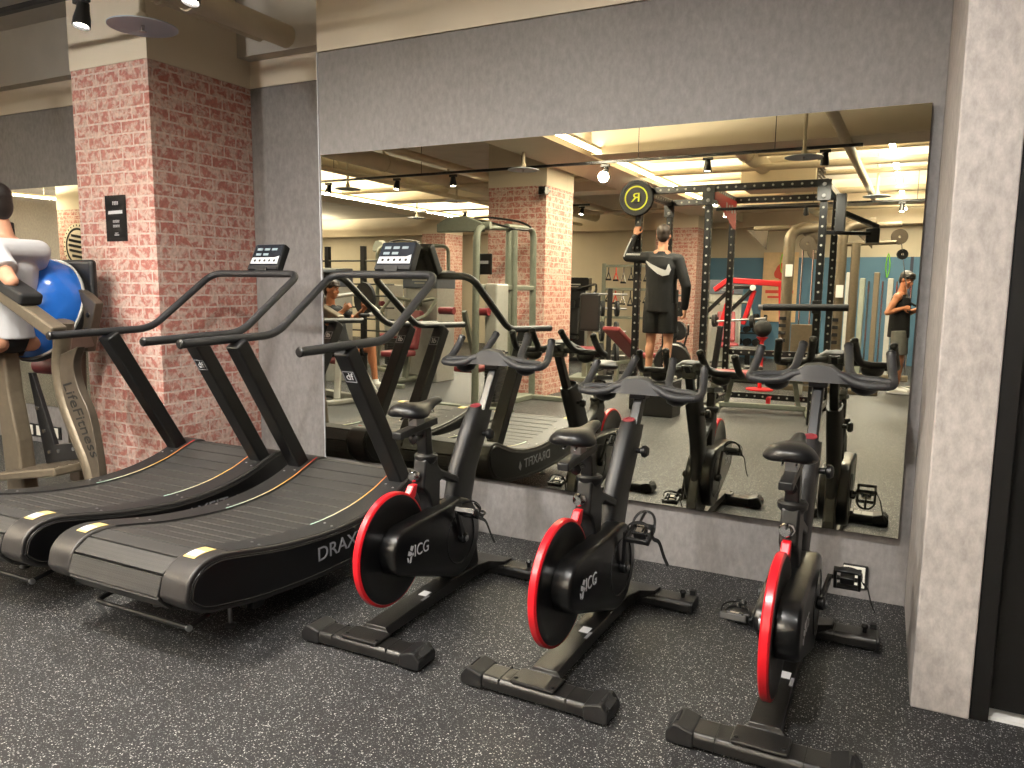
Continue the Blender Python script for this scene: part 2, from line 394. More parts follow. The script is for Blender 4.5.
# door at the right edge
struct('trim_8', MB().bx(.3065, .362, -.925, -.8, 0, 2.35).bx(1.26, 1.32, -.925, -.8, 0, 2.35).bx(.362, 1.26, -.925, -.8, 2.28, 2.35), 'door_black', smooth=0, bevel=.003)
struct('trim_9', MB().bx(.362, 1.26, -.9, .3, 0, .012), 'threshold_white', smooth=0)
d = struct('door_1', MB().bx(.364, 1.258, -.875, -.83, .03, 2.278), 'door_black', smooth=0, bevel=.002)
hm = MB(); hm.lathe([(.026, 0), (.026, .008), (.011, .012), (.011, .045), (.02, .05), (.024, .062), (.018, .074), (.004, .076)], (.415, -.876, 1.005), (0, -1, 0), 24)
hm.build('door_handle', 'steel', d)
# brick columns: papered shaft with a cream head
def column(name, x0, x1, y0, y1, paper=2.815):
    c = struct(name, MB().bx(x0, x1, y0, y1, 0, paper), 'brick_paper', smooth=0, bevel=.004)
    h = MB().bx(x0 - .003, x1 + .003, y0 - .003, y1 + .003, paper, CH).build('column_head', 'cream_paint', c, smooth=0)
    return c
column('column_brick', -5.035, -4.285, -.375, .48)
column('column_brick', -5.28, -4.4, -6.5, -5.62)
column('column_brick', -5.05, -4.15, -13.3, -12.4)
column('column_brick', -11.1, -10.4, -13.2, -12.4)
column('column_brick', -15.4, -14.4, -6.5, -5.62)
# ceiling beams, ducts
def beam(n, x0, x1, y0, y1, z0): struct(n, MB().bx(x0, x1, y0, y1, z0, CH), 'cream_paint', smooth=0)
beam('beam_cross', -3.5, XR, -5.55, -4.95, 3.03)
beam('beam_long', -4.35, -3.62, YF + .3, -1.6, 3.06)
beam('beam_long', -10.1, -9.3, YF + .3, -1.6, 3.06)
beam('beam_cross', -9.3, -4.35, -8.9, -8.4, 3.1)
beam('beam_cross', -3.62, XR, -11.6, -11.0, 3.05)
for i, (x, z, r, y0, y1) in enumerate(((-3.82, 3.085, .075, .36, -1.55), (-4.06, 3.12, .04, .36, -1.55), (-6.9, 3.22, .12, -1.2, -13.5), (-2.0, 3.2, .11, -5.6, -13.8), (.6, 3.22, .14, -5.6, -13.8), (-7.8, 3.25, .07, -1.2, -13.5))):
    m = MB().cyl((x, y0, z), (x, y1, z), r, n=20)
    y = y0 - .8
    while y > y1 + .4:
        m.lathe([(r + .012, -.02), (r + .012, .02)], (x, y, z), (0, 1, 0), 20); m.box((x, y, (z + CH) / 2), (.03, .03, CH - z)); y -= 1.7
    struct('ceiling_duct', m, 'cream_duct')
for i, (y, z, r, x0, x1) in enumerate(((-6.6, 3.2, .03, -3.5, 3.4), (-8.2, 3.16, .035, -3.5, 3.4), (-11.8, 3.12, .04, -9.2, -4.4), (-7.2, 3.12, .04, -9.2, -4.4), (-3.2, 3.16, .03, -9.2, -4.4), (-9.9, 3.12, .05, -3.6, 3.4), (-12.6, 3.15, .05, -3.6, 3.4), (-7.0, 3.1, .045, -3.6, 3.4))):
    struct('ceiling_pipe', MB().cyl((x0, y, z), (x1, y, z), r, n=14), 'cream_duct')
struct('ceiling_pipe', MB().cyl((-.72, -3.3, 3.0), (-.72, -10.4, 3.0), .05, n=16), 'cream_duct')
struct('ceiling_pipe', MB().cyl((-5.9, -2.0, 3.15), (-5.9, -13.6, 3.15), .05, n=16), 'cream_duct')
struct('ceiling_pipe', MB().cyl((-7.3, -2.0, 3.05), (-7.3, -13.6, 3.05), .035, n=16), 'cream_duct')
# air unit above the rig
au = thing('air_conditioner', 'cream boxy ceiling air unit with a slatted outlet above the black rig', 'air conditioner', (-1.75, -7.9, 2.93))
m = MB(); m.bx(-.55, .45, -.35, .35, -.02, .42); m.build('casing', 'cream_duct', au, smooth=0, bevel=.015)
m = MB(); m.bx(.452, .47, -.3, .3, .04, .36)
for k in range(6): m.bx(.468, .5, -.3, .3, .05 + k * .055, .062 + k * .055)
m.build('outlet_grille', 'champagne_dark', au, smooth=0)
# ------------------------------------------------------------------ mirrors
YAW, PIT = .012, .007
def mirror_panel(x0, x1, label, group):
    px = -1.585; z0, z1 = .332, 2.216
    Y = lambda x, z: -.03 - YAW * (x - px) + PIT * (z - 1.27)
    fr = [(x, Y(x, z), z) for x, z in ((x0, z0), (x1, z0), (x1, z1), (x0, z1))]
    bk = [(x, 0.0, z) for x, z in ((x0, z0), (x1, z0), (x1, z1), (x0, z1))]
    m = MB().add(fr, [(0, 1, 2, 3)]); m.mi(1)
    vs = fr + bk; m.add(vs, [(0, 4, 5, 1), (1, 5, 6, 2), (2, 6, 7, 3), (3, 7, 4, 0), (4, 7, 6, 5)])
    return tag(m.build('wall_mirror', ['mirror_glass', 'gap_dark'], smooth=0), label, 'mirror', group)
mirror_panel(-3.236, -1.5851, 'frameless wall mirror panel nearest the brick column, reflecting the treadmills', 'mirror panels on the grey wall')
mirror_panel(-1.5849, .066, 'frameless wall mirror panel next to the pale pillar, reflecting the black rig', 'mirror panels on the grey wall')
m = MB().add([(-11.2, .288, .34), (-5.05, .288, .34), (-5.05, .288, 2.2), (-11.2, .288, 2.2)], [(0, 1, 2, 3)])
m.mi(1).bx(-11.2, -5.05, .2885, .3, .34, 2.2)
tag(m.build('wall_mirror', ['mirror_glass', 'gap_dark'], smooth=0), 'frameless wall mirror behind the brick column and the seated man', 'mirror')
# sockets
so = thing('wall_socket', 'white double wall socket low on the grey wall behind the nearest bike', 'socket', (-.1, -.0, .108))
MB().bx(-.052, .056, -.012, 0, -.056, .056).build('back_box', 'black_plastic', so, smooth=0, bevel=.002)
MB().bx(-.05, .044, -.017, -.012, -.05, .05).build('face_plate', 'outlet_white', so, smooth=0, bevel=.003)
m = MB()
for x in (-.022, .016):
    for dz in (-.012, .012): MB().bx(x - .002, x + .002, -.0185, -.0165, dz - .008, dz + .008).build('socket_slot', 'gap_dark', so, smooth=0)
for i, x in enumerate((-6.9, -6.72, -6.54)):
    s = thing('floor_socket', ('white socket plate low on the wall, farthest from the brick column', 'middle of three white socket plates low on the wall', 'white socket plate low on the wall, beside the machine leg')[i], 'socket', (x, .3, .105), group='white socket plates under the far mirror')
    MB().bx(-.09, .09, -.012, 0, -.055, .055).build('back_box', 'black_plastic', s, smooth=0)
    MB().bx(-.064, .064, -.018, -.012, -.044, .044).build('face_plate', 'outlet_white', s, smooth=0, bevel=.003)
# poster on the brick column
po = thing('poster', 'narrow black notice with white print stuck on the brick column', 'poster', (-4.655, -.3765, 1.845))
MB().box((0, -.001, 0), (.206, .002, .298)).build('sheet', 'poster_black', po, smooth=0)
rp = random.Random(3)
for z, n, w, h in ((.098, 4, .058, .024), (-.02, 6, .066, .018), (-.05, 6, .066, .018), (-.096, 3, .036, .007), (-.108, 7, .046, .008)):
    m = MB()
    for k in range(n):                      # small worn print, too worn to read
        x = -w / 2 + w * (k + .5) / n; cw = w / n * .62
        m.box((x, -.0024, z + h * .3), (cw, .001, h * .3)); m.box((x - cw * .35, -.0024, z), (cw * .3, .001, h)); m.box((x + rp.choice((0, cw * .35)), -.0024, z - h * .1), (cw * .3, .001, h * .7))
    m.build('print_line', 'white_print', po, smooth=0)
MB().prism([(-.075, -.0024, .028), (.066, -.0024, .03), (.066, -.0024, .052), (-.07, -.0024, .048)], (0, -.001, 0)).build('glare_band', 'white_print', po, smooth=0)  # glare across the sheet, painted on as a flat white bar
# ------------------------------------------------------------------ lamps
def spot_head(x, y, z, aim, label, energy=60, size=75, on=True, col=(1, .965, .915), group='track spotlights'):
    t = thing('track_spotlight', label, 'spotlight', (x, y, z), group=group)
    d = (Vec(aim) - Vec((x, y, z - .1))).normalized()
    MB().box((0, 0, -.02), (.11, .035, .03)).build('adapter', 'black_metal', t, smooth=0, bevel=.004)
    MB().bar((0, 0, -.03), (0, 0, -.09), .012, .03).build('bracket', 'black_metal', t, smooth=0)
    c = Vec((0, 0, -.1))
    h = MB().lathe([(.004, -.075), (.03, -.07), (.034, -.03), (.044, .02), (.046, .06), (.041, .06), (.038, .045)], c, d, 22).build('lamp_head', 'black_metal', t)
    MB().lathe([(.038, .046), (.02, .05), (.002, .051)], c, d, 20).build('lamp_lens', 'lamp_glow' if on else 'disc_grey', t)
    if on:
        L = bpy.data.lights.new('spot', 'SPOT'); L.energy = energy; L.spot_size = radians(size); L.spot_blend = .9; L.shadow_soft_size = .06; L.color = col
        lo = bpy.data.objects.new('spot_light', L); COL.objects.link(lo)
        lo.location = Vec((x, y, z)) + c + d * .075; lo.rotation_mode = 'QUATERNION'; lo.rotation_quaternion = (-d).to_track_quat('Z', 'Y')
    return t
def rail(x0, x1, y, z, label):
    t = thing('light_track', label, 'track', ((x0 + x1) / 2, y, z), group='ceiling light tracks'); h = (x1 - x0) / 2
    MB().box((0, 0, 0), (2 * h, .034, .03)).build('rail', 'black_satin', t, smooth=0)
    x = -h + .3
    while x < h:
        MB().cyl((x, 0, .015), (x, 0, CH - z), .004, n=6).build('hanger', 'black_satin', t); x += 1.5
# ------------------------------------------------------------------ treadmills (curved, unpowered); local y is the room's y
TOP = catmull([(-1.93, .30), (-1.90, .365), (-1.83, .412), (-1.74, .414), (-1.5, .365), (-1.2, .33), (-.95, .331), (-.75, .352), (-.58, .392), (-.49, .405), (-.42, .385), (-.385, .33)], 6) if False else None
def prof(points, n=6): return [(p.x, p.y) for p in catmull([(a, b, 0) for a, b in points], n)]
T_TOP = prof([(-1.935, .29), (-1.915, .36), (-1.865, .405), (-1.79, .42), (-1.7, .408), (-1.45, .358), (-1.15, .328), (-.9, .338), (-.7, .376), (-.56, .424), (-.47, .452), (-.405, .438), (-.365, .385)])
T_BOT = prof([(-.365, .355), (-.385, .29), (-.44, .225), (-.55, .178), (-.8, .14), (-1.2, .13), (-1.55, .155), (-1.75, .19), (-1.86, .218), (-1.92, .262)])
def _st(P): return [(y - .03 * max(0, (-1.2 - y) / .7), z) for y, z in P]
T_TOP = _st(T_TOP); T_BOT = _st(T_BOT)
def top_z(y):
    for (a, za), (b, zb) in zip(T_TOP, T_TOP[1:]):
        if a <= y <= b: return za + (zb - za) * (y - a) / (b - a)
    return .4
def inset(poly, d):
    n = len(poly); A = sum(poly[i - 1][0] * poly[i][1] - poly[i][0] * poly[i - 1][1] for i in range(n)); sg = 1 if A > 0 else -1; out = []
    for i in range(n):
        a = Vec((*poly[i - 1], 0)); c = Vec((*poly[(i + 1) % n], 0)); t = (c - a).normalized(); nn = Vec((-t.y, t.x, 0)) * sg
        out.append((poly[i][0] + nn.x * d, poly[i][1] + nn.y * d))
    return out
def make_treadmill(label):
    T = thing('treadmill', label, 'treadmill', group='black curved treadmills')
    OUT = T_TOP + T_BOT
    # side covers: bronze-grey rounded shell with a black flat panel outside
    for s in (-1, 1):
        x0, x1 = s * .262, s * .402
        sh = MB().prism([(x0, y, z) for y, z in OUT], (x1 - x0, 0, 0)).build('side_cover', 'cover_grey', T, bevel=.008, seg=3)
        # black deck strip on the straight part of the top
        ys = [p for p in T_TOP if -1.75 < p[0] < -.5]
        rings = []
        for y, z in ys: rings.append([(s * .264, y, z + .0025), (s * .392, y, z + .0025), (s * .392, y, z - .004), (s * .264, y, z - .004)])
        MB().loft(rings).build('deck_strip', 'deck_black', T, smooth=60)
        io = inset(OUT, -.0); 
        inn = inset(OUT, .018)
        # side panel, slightly proud, with a pale welt line
        pn = MB().prism([(s * .4015, y, z) for y, z in inn], (s * .006, 0, 0)).build('side_panel', 'panel_black', T, bevel=.002)
        ring = [(s * .4075, y, z) for y, z in inset(OUT, .026)]
        MB().tube(ring, .0022, 6, closed=True).build('welt', 'cover_grey', pn)
        if s == 1:
            R = rot_from((0, 1, 0), (0, 0, 1), (1, 0, 0)); sl = Matrix.Rotation(radians(5), 3, 'X')
            text_mesh('lettering', 'DRAXFIT', .09, 'grey_print', pn, R, (.4085, -1.06, .24), .001, 'CENTER', 1.14, .0)
            m = MB(); m.prism([(.408, -.80, .205), (.408, -.772, .232), (.408, -.79, .272), (.408, -.815, .238)], (.0015, 0, 0)); m.build('emblem', 'grey_print', pn, smooth=0)
        # warning label on the rear hump, screws, edge stripe
        ang = [p for p in T_TOP if -1.875 < p[0] < -1.75]
        rr = [[(s * .285, y, z + .003), (s * .345, y, z + .003), (s * .345, y, z + .001), (s * .285, y, z + .001)] for y, z in ang]
        lb = MB().loft(rr).build('warning_label', 'label_yellow', T, smooth=0)
        rr = [[(s * .288, y, z + .0045), (s * .342, y, z + .0045), (s * .342, y, z + .002), (s * .288, y, z + .002)] for y, z in ang[1:max(2, len(ang) // 2 + 1)]]
        MB().loft(rr).build('label_text_block', 'white_print', lb, smooth=0)
        for y in (-1.55, -1.1, -.62):
            for xx, yy in ((.31, y), (.368, y - .02)): MB().lathe([(.0065, 0), (.0055, .003), (.001, .0035)], (s * xx, yy, top_z(yy) + .002), (0, 0, 1), 10).build('screw', 'steel', T)
        ys = [p for p in T_TOP if -1.16 < p[0] < -.47]
        rr = [[(s * .266, y, z + .005), (s * .272, y, z + .005), (s * .272, y, z + .001), (s * .266, y, z + .001)] for y, z in ys]
        MB().loft(rr).build('edge_stripe', 'edge_stripe_print', T, smooth=0)
    # running belt: slats along the curve, wrapped round both rollers
    path = [(y, z - .012) for y, z in T_TOP + T_BOT]
    P3 = [Vec((0, y, z)) for y, z in path]
    L = [0]
    for a, b in zip(P3, P3[1:] + P3[:1]): L.append(L[-1] + (b - a).length)
    tot = L[-1]; m = MB(); k = 0; pitch = .082; n = int(tot / pitch); pitch = tot / n
    def at(d):
        d %= tot
        for i in range(len(P3)):
            if L[i] <= d <= L[i + 1]:
                a = P3[i]; b = P3[(i + 1) % len(P3)]; return a + (b - a) * ((d - L[i]) / max(1e-6, L[i + 1] - L[i]))
    for k in range(n):
        a = at(k * pitch + .0035); b = at((k + 1) * pitch - .0035)
        m.bar(a, b, .516, .012, side=(1, 0, 0))
    m.build('running_belt', 'belt_rubber', T, smooth=0, bevel=.0015, seg=1)
    core = [(y, z) for y, z in inset(OUT, .03)]
    MB().prism([(-.255, y, z) for y, z in core], (.51, 0, 0)).build('belt_core', 'gap_dark', T, smooth=0)
    # base: cross rails, rear lift handle, feet, front wheels
    m = MB()
    for y in (-1.55, -.7): m.bx(-.34, .34, y - .03, y + .03, .1, .15)
    for x in (-.3, .3): m.bx(x - .02, x + .02, -1.6, -.62, .105, .14)
    m.build('base_frame', 'black_metal', T, smooth=0, bevel=.004)
    for x in (-.24, .2):
        for y in (-1.58, -.7):
            m = MB().cyl((x, y, .012), (x, y, .12), .009, n=10); m.lathe([(.024, 0), (.026, .006), (.012, .014)], (x, y, 0), (0, 0, 1), 16); m.build('levelling_foot', 'steel', T)
    b = MB(); b.tube(fillet([(-.27, -1.66, .15), (-.27, -1.85, .118), (.27, -1.85, .118), (.27, -1.66, .15)], .02, 4), .0105, 10)
    b.build('lift_handle', 'black_metal', T)
    m = MB().lathe([(.002, -.002), (.013, -.001), (.013, .012), (.002, .014)], (.27, -1.85, .118), (1, -.3, 0), 12); m.build('handle_cap', 'steel', T)
    for x in (-.33, .33): MB().lathe([(.045, -.02), (.06, -.016), (.06, .016), (.045, .02)], (x, -.42, .06), (1, 0, 0), 22).build('transport_wheel', 'dark_rubber', T)
    # uprights
    for s in (-1, 1):
        p = Vec((s * .345, -.525, .385)); q = Vec((s * .345, -.975, 1.135)); d = (q - p).normalized()
        u = MB().bar(p, q, .088, .082, side=(1, 0, 0)).build('upright', 'black_satin', T, smooth=0, bevel=.009, seg=3)
        MB().bar(p - d * .02, p + d * .035, .12, .12, side=(1, 0, 0)).build('upright_socket', 'black_metal', u, smooth=0, bevel=.008)
        nrm = Vec((0, -d.z, d.y)); 
        for nn, ok in ((nrm, s == 1), (-nrm, True)):
            if not ok: continue
            c = p + d * .745 + nn * .0418; xx = Vec((1, 0, 0)) if nn.y < 0 else Vec((-1, 0, 0)); R = rot_from(xx, d, nn)
            g = MB()
            for a, b_ in (((-.032, -.03), (.032, -.03)), ((.032, -.03), (.032, .03)), ((.032, .03), (-.032, .03)), ((-.032, .03), (-.032, -.03))):
                g.bar(c + R @ Vec((*a, 0)), c + R @ Vec((*b_, 0)), .0035, .0016, side=R @ Vec((a[1] - b_[1], b_[0] - a[0], 0)))
            g.build('logo_frame', 'grey_print', u, smooth=0)
            text_mesh('logo', 'df', .056, 'white_print', u, R, c, .0008, 'CENTER', 1.)
    # hand rail loop
    z1 = 1.16
    rp = fillet([(-.365, -1.3, z1 - .012), (-.365, -.68, z1), (-.365, -.2, 1.49), (.365, -.2, 1.49), (.365, -.68, z1), (.365, -1.3, z1 - .012)], .085, 7)
    rl = MB().tube(rp, .0215, 14).build('hand_rail', 'bar_foam', T)
    for s in (-1, 1):
        MB().lathe([(.0225, -.012), (.0235, 0), (.018, .006), (.002, .007)], (s * .365, -1.3, z1 - .012), (0, -1, 0), 16).build('rail_cap', 'black_satin', rl)
    # console, tilted to the runner
    tl = radians(28); R = Matrix.Rotation(-tl, 3, 'X'); c0 = Vec((.05, -.19, 1.515)); up = R @ Vec((0, 0, 1)); nr = R @ Vec((0, -1, 0))
    m = MB(); hw = .125
    o = [(-hw, 0), (hw, 0), (hw - .006, .185), (-hw + .006, .185)]
    m.prism([c0 + Vec((x, 0, 0)) + up * z for x, z in o], -nr * .055)
    cs = m.build('console', 'black_plastic', T, smooth=0, bevel=.01, seg=3)
    MB().prism([c0 + Vec((x, 0, 0)) + up * z + nr * .001 for x, z in ((-.118, .034), (.118, .034), (.113, .178), (-.113, .178))], nr * .0015).build('display', 'screen_panel', cs, smooth=0)
    m = MB()
    for i, x in enumerate((-.068, -.008, .052)): m.prism([c0 + Vec((x + a, 0, 0)) + up * z + nr * .0026 for a, z in ((-.021, .136), (.021, .136), (.021, .152), (-.021, .152))], nr * .001)
    for i, x in enumerate((-.068, -.008)): m.prism([c0 + Vec((x + a, 0, 0)) + up * z + nr * .0026 for a, z in ((-.021, .1), (.021, .1), (.021, .116), (-.021, .116))], nr * .001)
    m.build('readout', 'lcd', cs, smooth=0)
    MB().prism([c0 + Vec((x, 0, 0)) + up * z + nr * .0027 for x, z in ((-.113, .042), (.112, .042), (.108, .098), (.075, .086), (-.109, .086))], nr * .001).build('button_field', 'white_print', cs, smooth=0)
    for k in range(5): MB().lathe([(.009, 0), (.008, .002), (.001, .0022)], c0 + Vec((-.08 + .04 * k, 0, 0)) + up * .064 + nr * .0038, nr, 12).build('button', 'gap_dark', cs)
    MB().prism([c0 + Vec((x, 0, 0)) + up * z + nr * .001 for x, z in ((-.12, .004), (.12, .004), (.119, .03), (-.119, .03))], nr * .004).build('console_lip', 'bar_foam', cs, smooth=0)
    bk = MB(); bk.loft([[c0 + Vec((x, 0, 0)) + up * z - nr * .055 for x, z in ((-.11, .01), (.11, .01), (.1, .17), (-.1, .17))], [c0 + Vec((x, 0, 0)) + up * z - nr * .085 for x, z in ((-.085, .02), (.085, .02), (.07, .13), (-.07, .13))]]).build('console_back', 'black_satin', cs, smooth=0, bevel=.008)
    MB().bar((.05, -.2, 1.485), (.05, -.2 + .02, 1.53), .09, .03, side=(1, 0, 0)).build('console_bracket', 'black_metal', T, smooth=0, bevel=.003)
    return T
tm = make_treadmill('curved black treadmill nearest the bikes, its side lettering behind a red flywheel')
tm.location.x = -2.635
t2 = copy_tree(tm); t2.location.x = -3.62; t2['label'] = 'curved black treadmill set against the brick column, beyond the other treadmill'

# ------------------------------------------------------------------ spin bikes; local: y=0 at the rear foot, rider faces +y
FW = Vec((0, .17, .366)); BB = Vec((0, .585, .305))
def make_bike(label, hb=0., sd=0., crank=125, name='spin_bike', sy=0., tl=(-30, -15)):
    T = thing(name, label, 'exercise bike', group='black spin bikes with red flywheels')
    def stab(y, w, front):
        m = MB(); hw = w / 2
        pr = [(-.055, .012), (.055, .012), (.055, .045), (.045, .058), (-.045, .058), (-.055, .045)]
        m.prism([(-hw, y + a, b) for a, b in pr], (w, 0, 0))
        o = m.build('stabilizer', 'beam_black', T, smooth=30, bevel=.006, seg=3)
        for x in (-.13, .13): MB().bx(x - .0015, x + .0015, y - .0557, y + .0557, .014, .0592).build('seam', 'gap_dark', o, smooth=0)
        for s in (-1, 1):
            if not front:
                m = MB()
                out = [(-.0, .008), (.085, .008), (.09, .02), (.09, .042), (.066, .074), (.05, .074), (0, .059)]
                m.prism([(s * (hw - .085 + a), y - .06, b) for a, b in out], (0, .12, 0))
                m.build('end_cap', 'black_plastic', o, smooth=0, bevel=.006, seg=2)
                MB().prism([(s * (hw - .032), y - .032, .0745), (s * (hw - .03), y + .032, .0745), (s * (hw + .0), y + .036, .05), (s * (hw + .0), y - .036, .05)], (s * .004, 0, .004)).build('cap_pad', 'dark_rubber', o, smooth=0, bevel=.002)
            else:
                m = MB().lathe([(.002, 0), (.055, 0), (.057, .01), (.05, .016), (.002, .017)], (s * hw, y, .034), (s, 0, 0), 6) if False else MB().prism([(s * (hw - .004), y + a, b) for a, b in ((-.058, .01), (.058, .01), (.058, .05), (.046, .062), (-.046, .062), (-.058, .05))], (s * .012, 0, 0))
                m.build('end_cap', 'black_plastic', o, smooth=0, bevel=.004)
                f = MB(); f.bx(s * (hw - .02) - .012, s * (hw - .02) + .012, y + .05, y + .072, .03, .075); f.lathe([(.022, -.009), (.027, -.006), (.027, .006), (.022, .009)], (s * (hw - .02), y + .07, .07 if False else .03), (1, 0, 0), 18)
                f.build('transport_wheel', 'dark_rubber', o)
                MB().cyl((s * (hw - .05), y + .0, .058), (s * (hw - .05), y, .078), .009, n=10).lathe([(.014, .078), (.016, .084), (.01, .094), (.002, .096)], (s * (hw - .05), y, 0), (0, 0, 1), 12).build('adjuster', 'black_satin', o)
            for q in (-.05, .05):
                MB().lathe([(.02, 0), (.021, .008), (.014, .013)], (s * (hw - .04), y + q * .5, 0), (0, 0, 1), 14).build('foot', 'dark_rubber', o)
        return o
    stab(0, .56, False); stab(.985, .58, True)
    # base beam: low box rising to the front plate, with label
    rings = []
    for y, w, z0, z1 in ((.0, .13, .058, .064), (.055, .13, .058, .066), (.06, .098, .04, .082), (.5, .09, .04, .092), (.8, .092, .04, .092), (.9, .13, .045, .085), (.955, .24, .058, .074), (1.03, .25, .058, .07)):
        rings.append([(-w / 2, y, z0), (w / 2, y, z0), (w / 2, y, z1), (-w / 2, y, z1)])
    bm = MB().loft(rings).build('base_beam', 'beam_black', T, smooth=20, bevel=.005, seg=2)
    MB().box((0, -.004, .066), (.17, .1, .012)).build('rear_plate', 'beam_black', bm, smooth=0, bevel=.005)
    for x in (-.07, .07): MB().lathe([(.008, .072), (.007, .076), (.001, .077)], (x, -.03, 0), (0, 0, 1), 10).build('bolt', 'black_satin', bm)
    MB().box((.012, .4, .0912), (.038, .05, .0016)).build('rating_label', 'white_print', bm, smooth=0)
    MB().box((.04, .36, .0905), (.012, .06, .0016)).build('serial_label', 'grey_print', bm, smooth=0)
    # flywheel
    w = MB().lathe([(.004, -.022), (.05, -.022), (.06, -.012), (.165, -.008), (.19, -.017), (.222, -.017), (.222, .017), (.19, .017), (.165, .008), (.06, .012), (.05, .03), (.004, .03)], FW, (1, 0, 0), 64)
    fw = w.build('flywheel', 'black_gloss', T, smooth=35)
    MB().lathe([(.224, -.0165), (.231, -.0145), (.2345, -.0105), (.2345, .0105), (.231, .0145), (.224, .0165)], FW, (1, 0, 0), 72, closed=True).build('rim', 'red_gloss', fw, smooth=35)
    MB().lathe([(.002, -.05), (.024, -.05), (.026, -.02)], FW, (1, 0, 0), 20).build('axle', 'steel', fw)
    # belt guard: hull of two circles on the right hand side, thinner one on the left
    def hull(c1, r1, c2, r2, n=22):
        d = Vec((c2.y - c1.y, c2.z - c1.z, 0)); L = d.length; a0 = atan2(d.y, d.x); be = math.acos((r1 - r2) / L)
        P = []
        for k in range(n + 1):
            a = a0 + be + (2 * pi - 2 * be) * k / n; P.append((c1.y + r1 * cos(a), c1.z + r1 * sin(a)))
        for k in range(n + 1):
            a = a0 - be + 2 * be * k / n; P.append((c2.y + r2 * cos(a), c2.z + r2 * sin(a)))
        return P
    def shell(P, x0, x1, ins):
        sc = lambda d: inset(P, d)
        s = 1 if x1 > x0 else -1
        return MB().loft([[(x0, y, z) for y, z in P], [(x1 - s * ins, y, z) for y, z in P], [(x1 - s * ins * .3, y, z) for y, z in sc(ins * .35)], [(x1, y, z) for y, z in sc(ins)]])
    P = hull(FW + Vec((0, .0, 0)), .1, BB, .178)
    g = shell(P, .012, .086, .014).build('belt_guard', 'black_gloss', T, smooth=50)
    text_mesh('lettering', 'ICG', .07, 'white_print', g, FACE_XP @ Matrix.Rotation(radians(-3), 3, 'Z'), (.0865, .265, .352), .0008, 'CENTER', .95)
    m = MB(); c = Vec((.0868, .175, .358))          # the small striding emblem before the letters
    for pts in ([(.012, .03), (.03, .022), (.02, .004), (.004, .014)], [(-.006, .012), (.012, .004), (.024, -.01), (.004, -.012), (-.012, -.004)], [(.024, .0), (.032, -.012), (.02, -.018)], [(-.018, -.012), (-.008, -.016), (-.002, -.032), (-.012, -.036)], [(.006, -.016), (.018, -.014), (.012, -.04), (.0, -.042)]):
        m.prism([c + Vec((0, a, b)) for a, b in pts], (.0008, 0, 0))
    m.build('emblem', 'white_print', g, smooth=0)
    m = MB().tube([(.0865, BB.y + .118 * cos(t * pi / 24), BB.z + .118 * sin(t * pi / 24)) for t in range(48)], .003, 6, closed=True); m.build('guard_ring', 'black_plastic', g)
    P2 = hull(FW + Vec((0, .04, 0)), .05, BB, .16)
    g2 = shell(P2, -.03, -.07, .012).build('inner_guard', 'black_satin', T, smooth=50)
    # frame: seat tube with swept rear edge, strut, lower body, front post
    ST = [(.35, .60), (.375, .66), (.388, .695), (.47, .695), (.485, .64), (.5, .6), (.55, .56), (.72, .52), (.74, .45), (.70, .42), (.60, .46), (.52, .47), (.47, .43), (.44, .47), (.42, .52), (.385, .555)]
    fr = MB().prism([(-.032, y, z) for y, z in prof([(.362, .575), (.372, .63), (.385, .698)], 3) + [(.478, .698), (.486, .655)] + [(.512, .63), (.70, .548), (.70, .512), (.525, .588), (.502, .575), (.498, .47), (.72, .43), (.74, .36), (.5, .4), (.43, .46)] + prof([(.42, .5), (.40, .54), (.362, .575)], 3)[:-1]], (.064, 0, 0)).build('frame', 'black_metal', T, smooth=25, bevel=.01, seg=3)
    MB().lathe([(.034, -.03), (.05, -.012), (.052, .006), (.046, .014), (.034, .016)], (0, .432, .7), (0, .05, 1), 26).build('seat_collar', 'black_plastic', fr)
    lw = MB().prism([(-.03, y, z) for y, z in ((.48, .42), (.76, .42), (.84, .2), (.86, .085), (.6, .085), (.5, .16))], (.06, 0, 0)).build('lower_frame', 'black_metal', T, smooth=0, bevel=.012, seg=3)
    # front post: deep tapering tube leaning forward
    rings = []
    for y, z, dy, wx in ((.70, .33, .20, .062), (.705, .45, .19, .07), (.745, .58, .185, .078), (.83, .72, .18, .082), (.885, .80, .17, .08), (.915, .838, .15, .076)):
        h = dy / 2; r = wx / 2; ring = []
        for k in range(20):
            a = 2 * pi * k / 20; cx, sy_ = cos(a), sin(a)
            ring.append((r * math.copysign(abs(cx) ** .55, cx), y + h * math.copysign(abs(sy_) ** .55, sy_), z + (.02 * sy_ * -1)))
        rings.append(ring)
    fp = MB().loft(rings).build('front_post', 'black_plastic', T, smooth=40)
    kc = Vec((0, .872, .845))
    k = MB().lathe([(.02, -.03), (.021, 0), (.03, .004), (.031, .014), (.027, .018)], kc, (0, -.25, 1), 24).build('tension_knob', 'black_satin', T)
    MB().lathe([(.0275, .0185), (.027, .021), (.016, .021), (.015, .0175)], kc, (0, -.25, 1), 24).build('knob_ring', 'red_pad', k)
    kn = MB().cyl((.036, .87, .73), (.066, .87, .73), .012, n=12); kn.lathe([(.012, .0), (.026, .006), (.028, .02), (.02, .03), (.002, .032)], (.062, .87, .73), (1, 0, 0), 10); kn.build('post_knob', 'black_satin', T)
    # brake shoe by the rim
    MB().prism([(-.016, y, z) for y, z in ((.285, .565), (.315, .60), (.345, .60), (.33, .55), (.305, .535))], (.032, 0, 0)).build('brake_shoe', 'red_gloss', T, smooth=0, bevel=.005)
    kn = MB().cyl((0, .38, .63), (-.0, .345, .632), .012, n=12); kn.lathe([(.012, 0), (.026, .006), (.027, .022), (.02, .032), (.002, .034)], (0, .36, .632), (-.25, -1, 0), 9); kn.build('seat_knob', 'chrome', T)
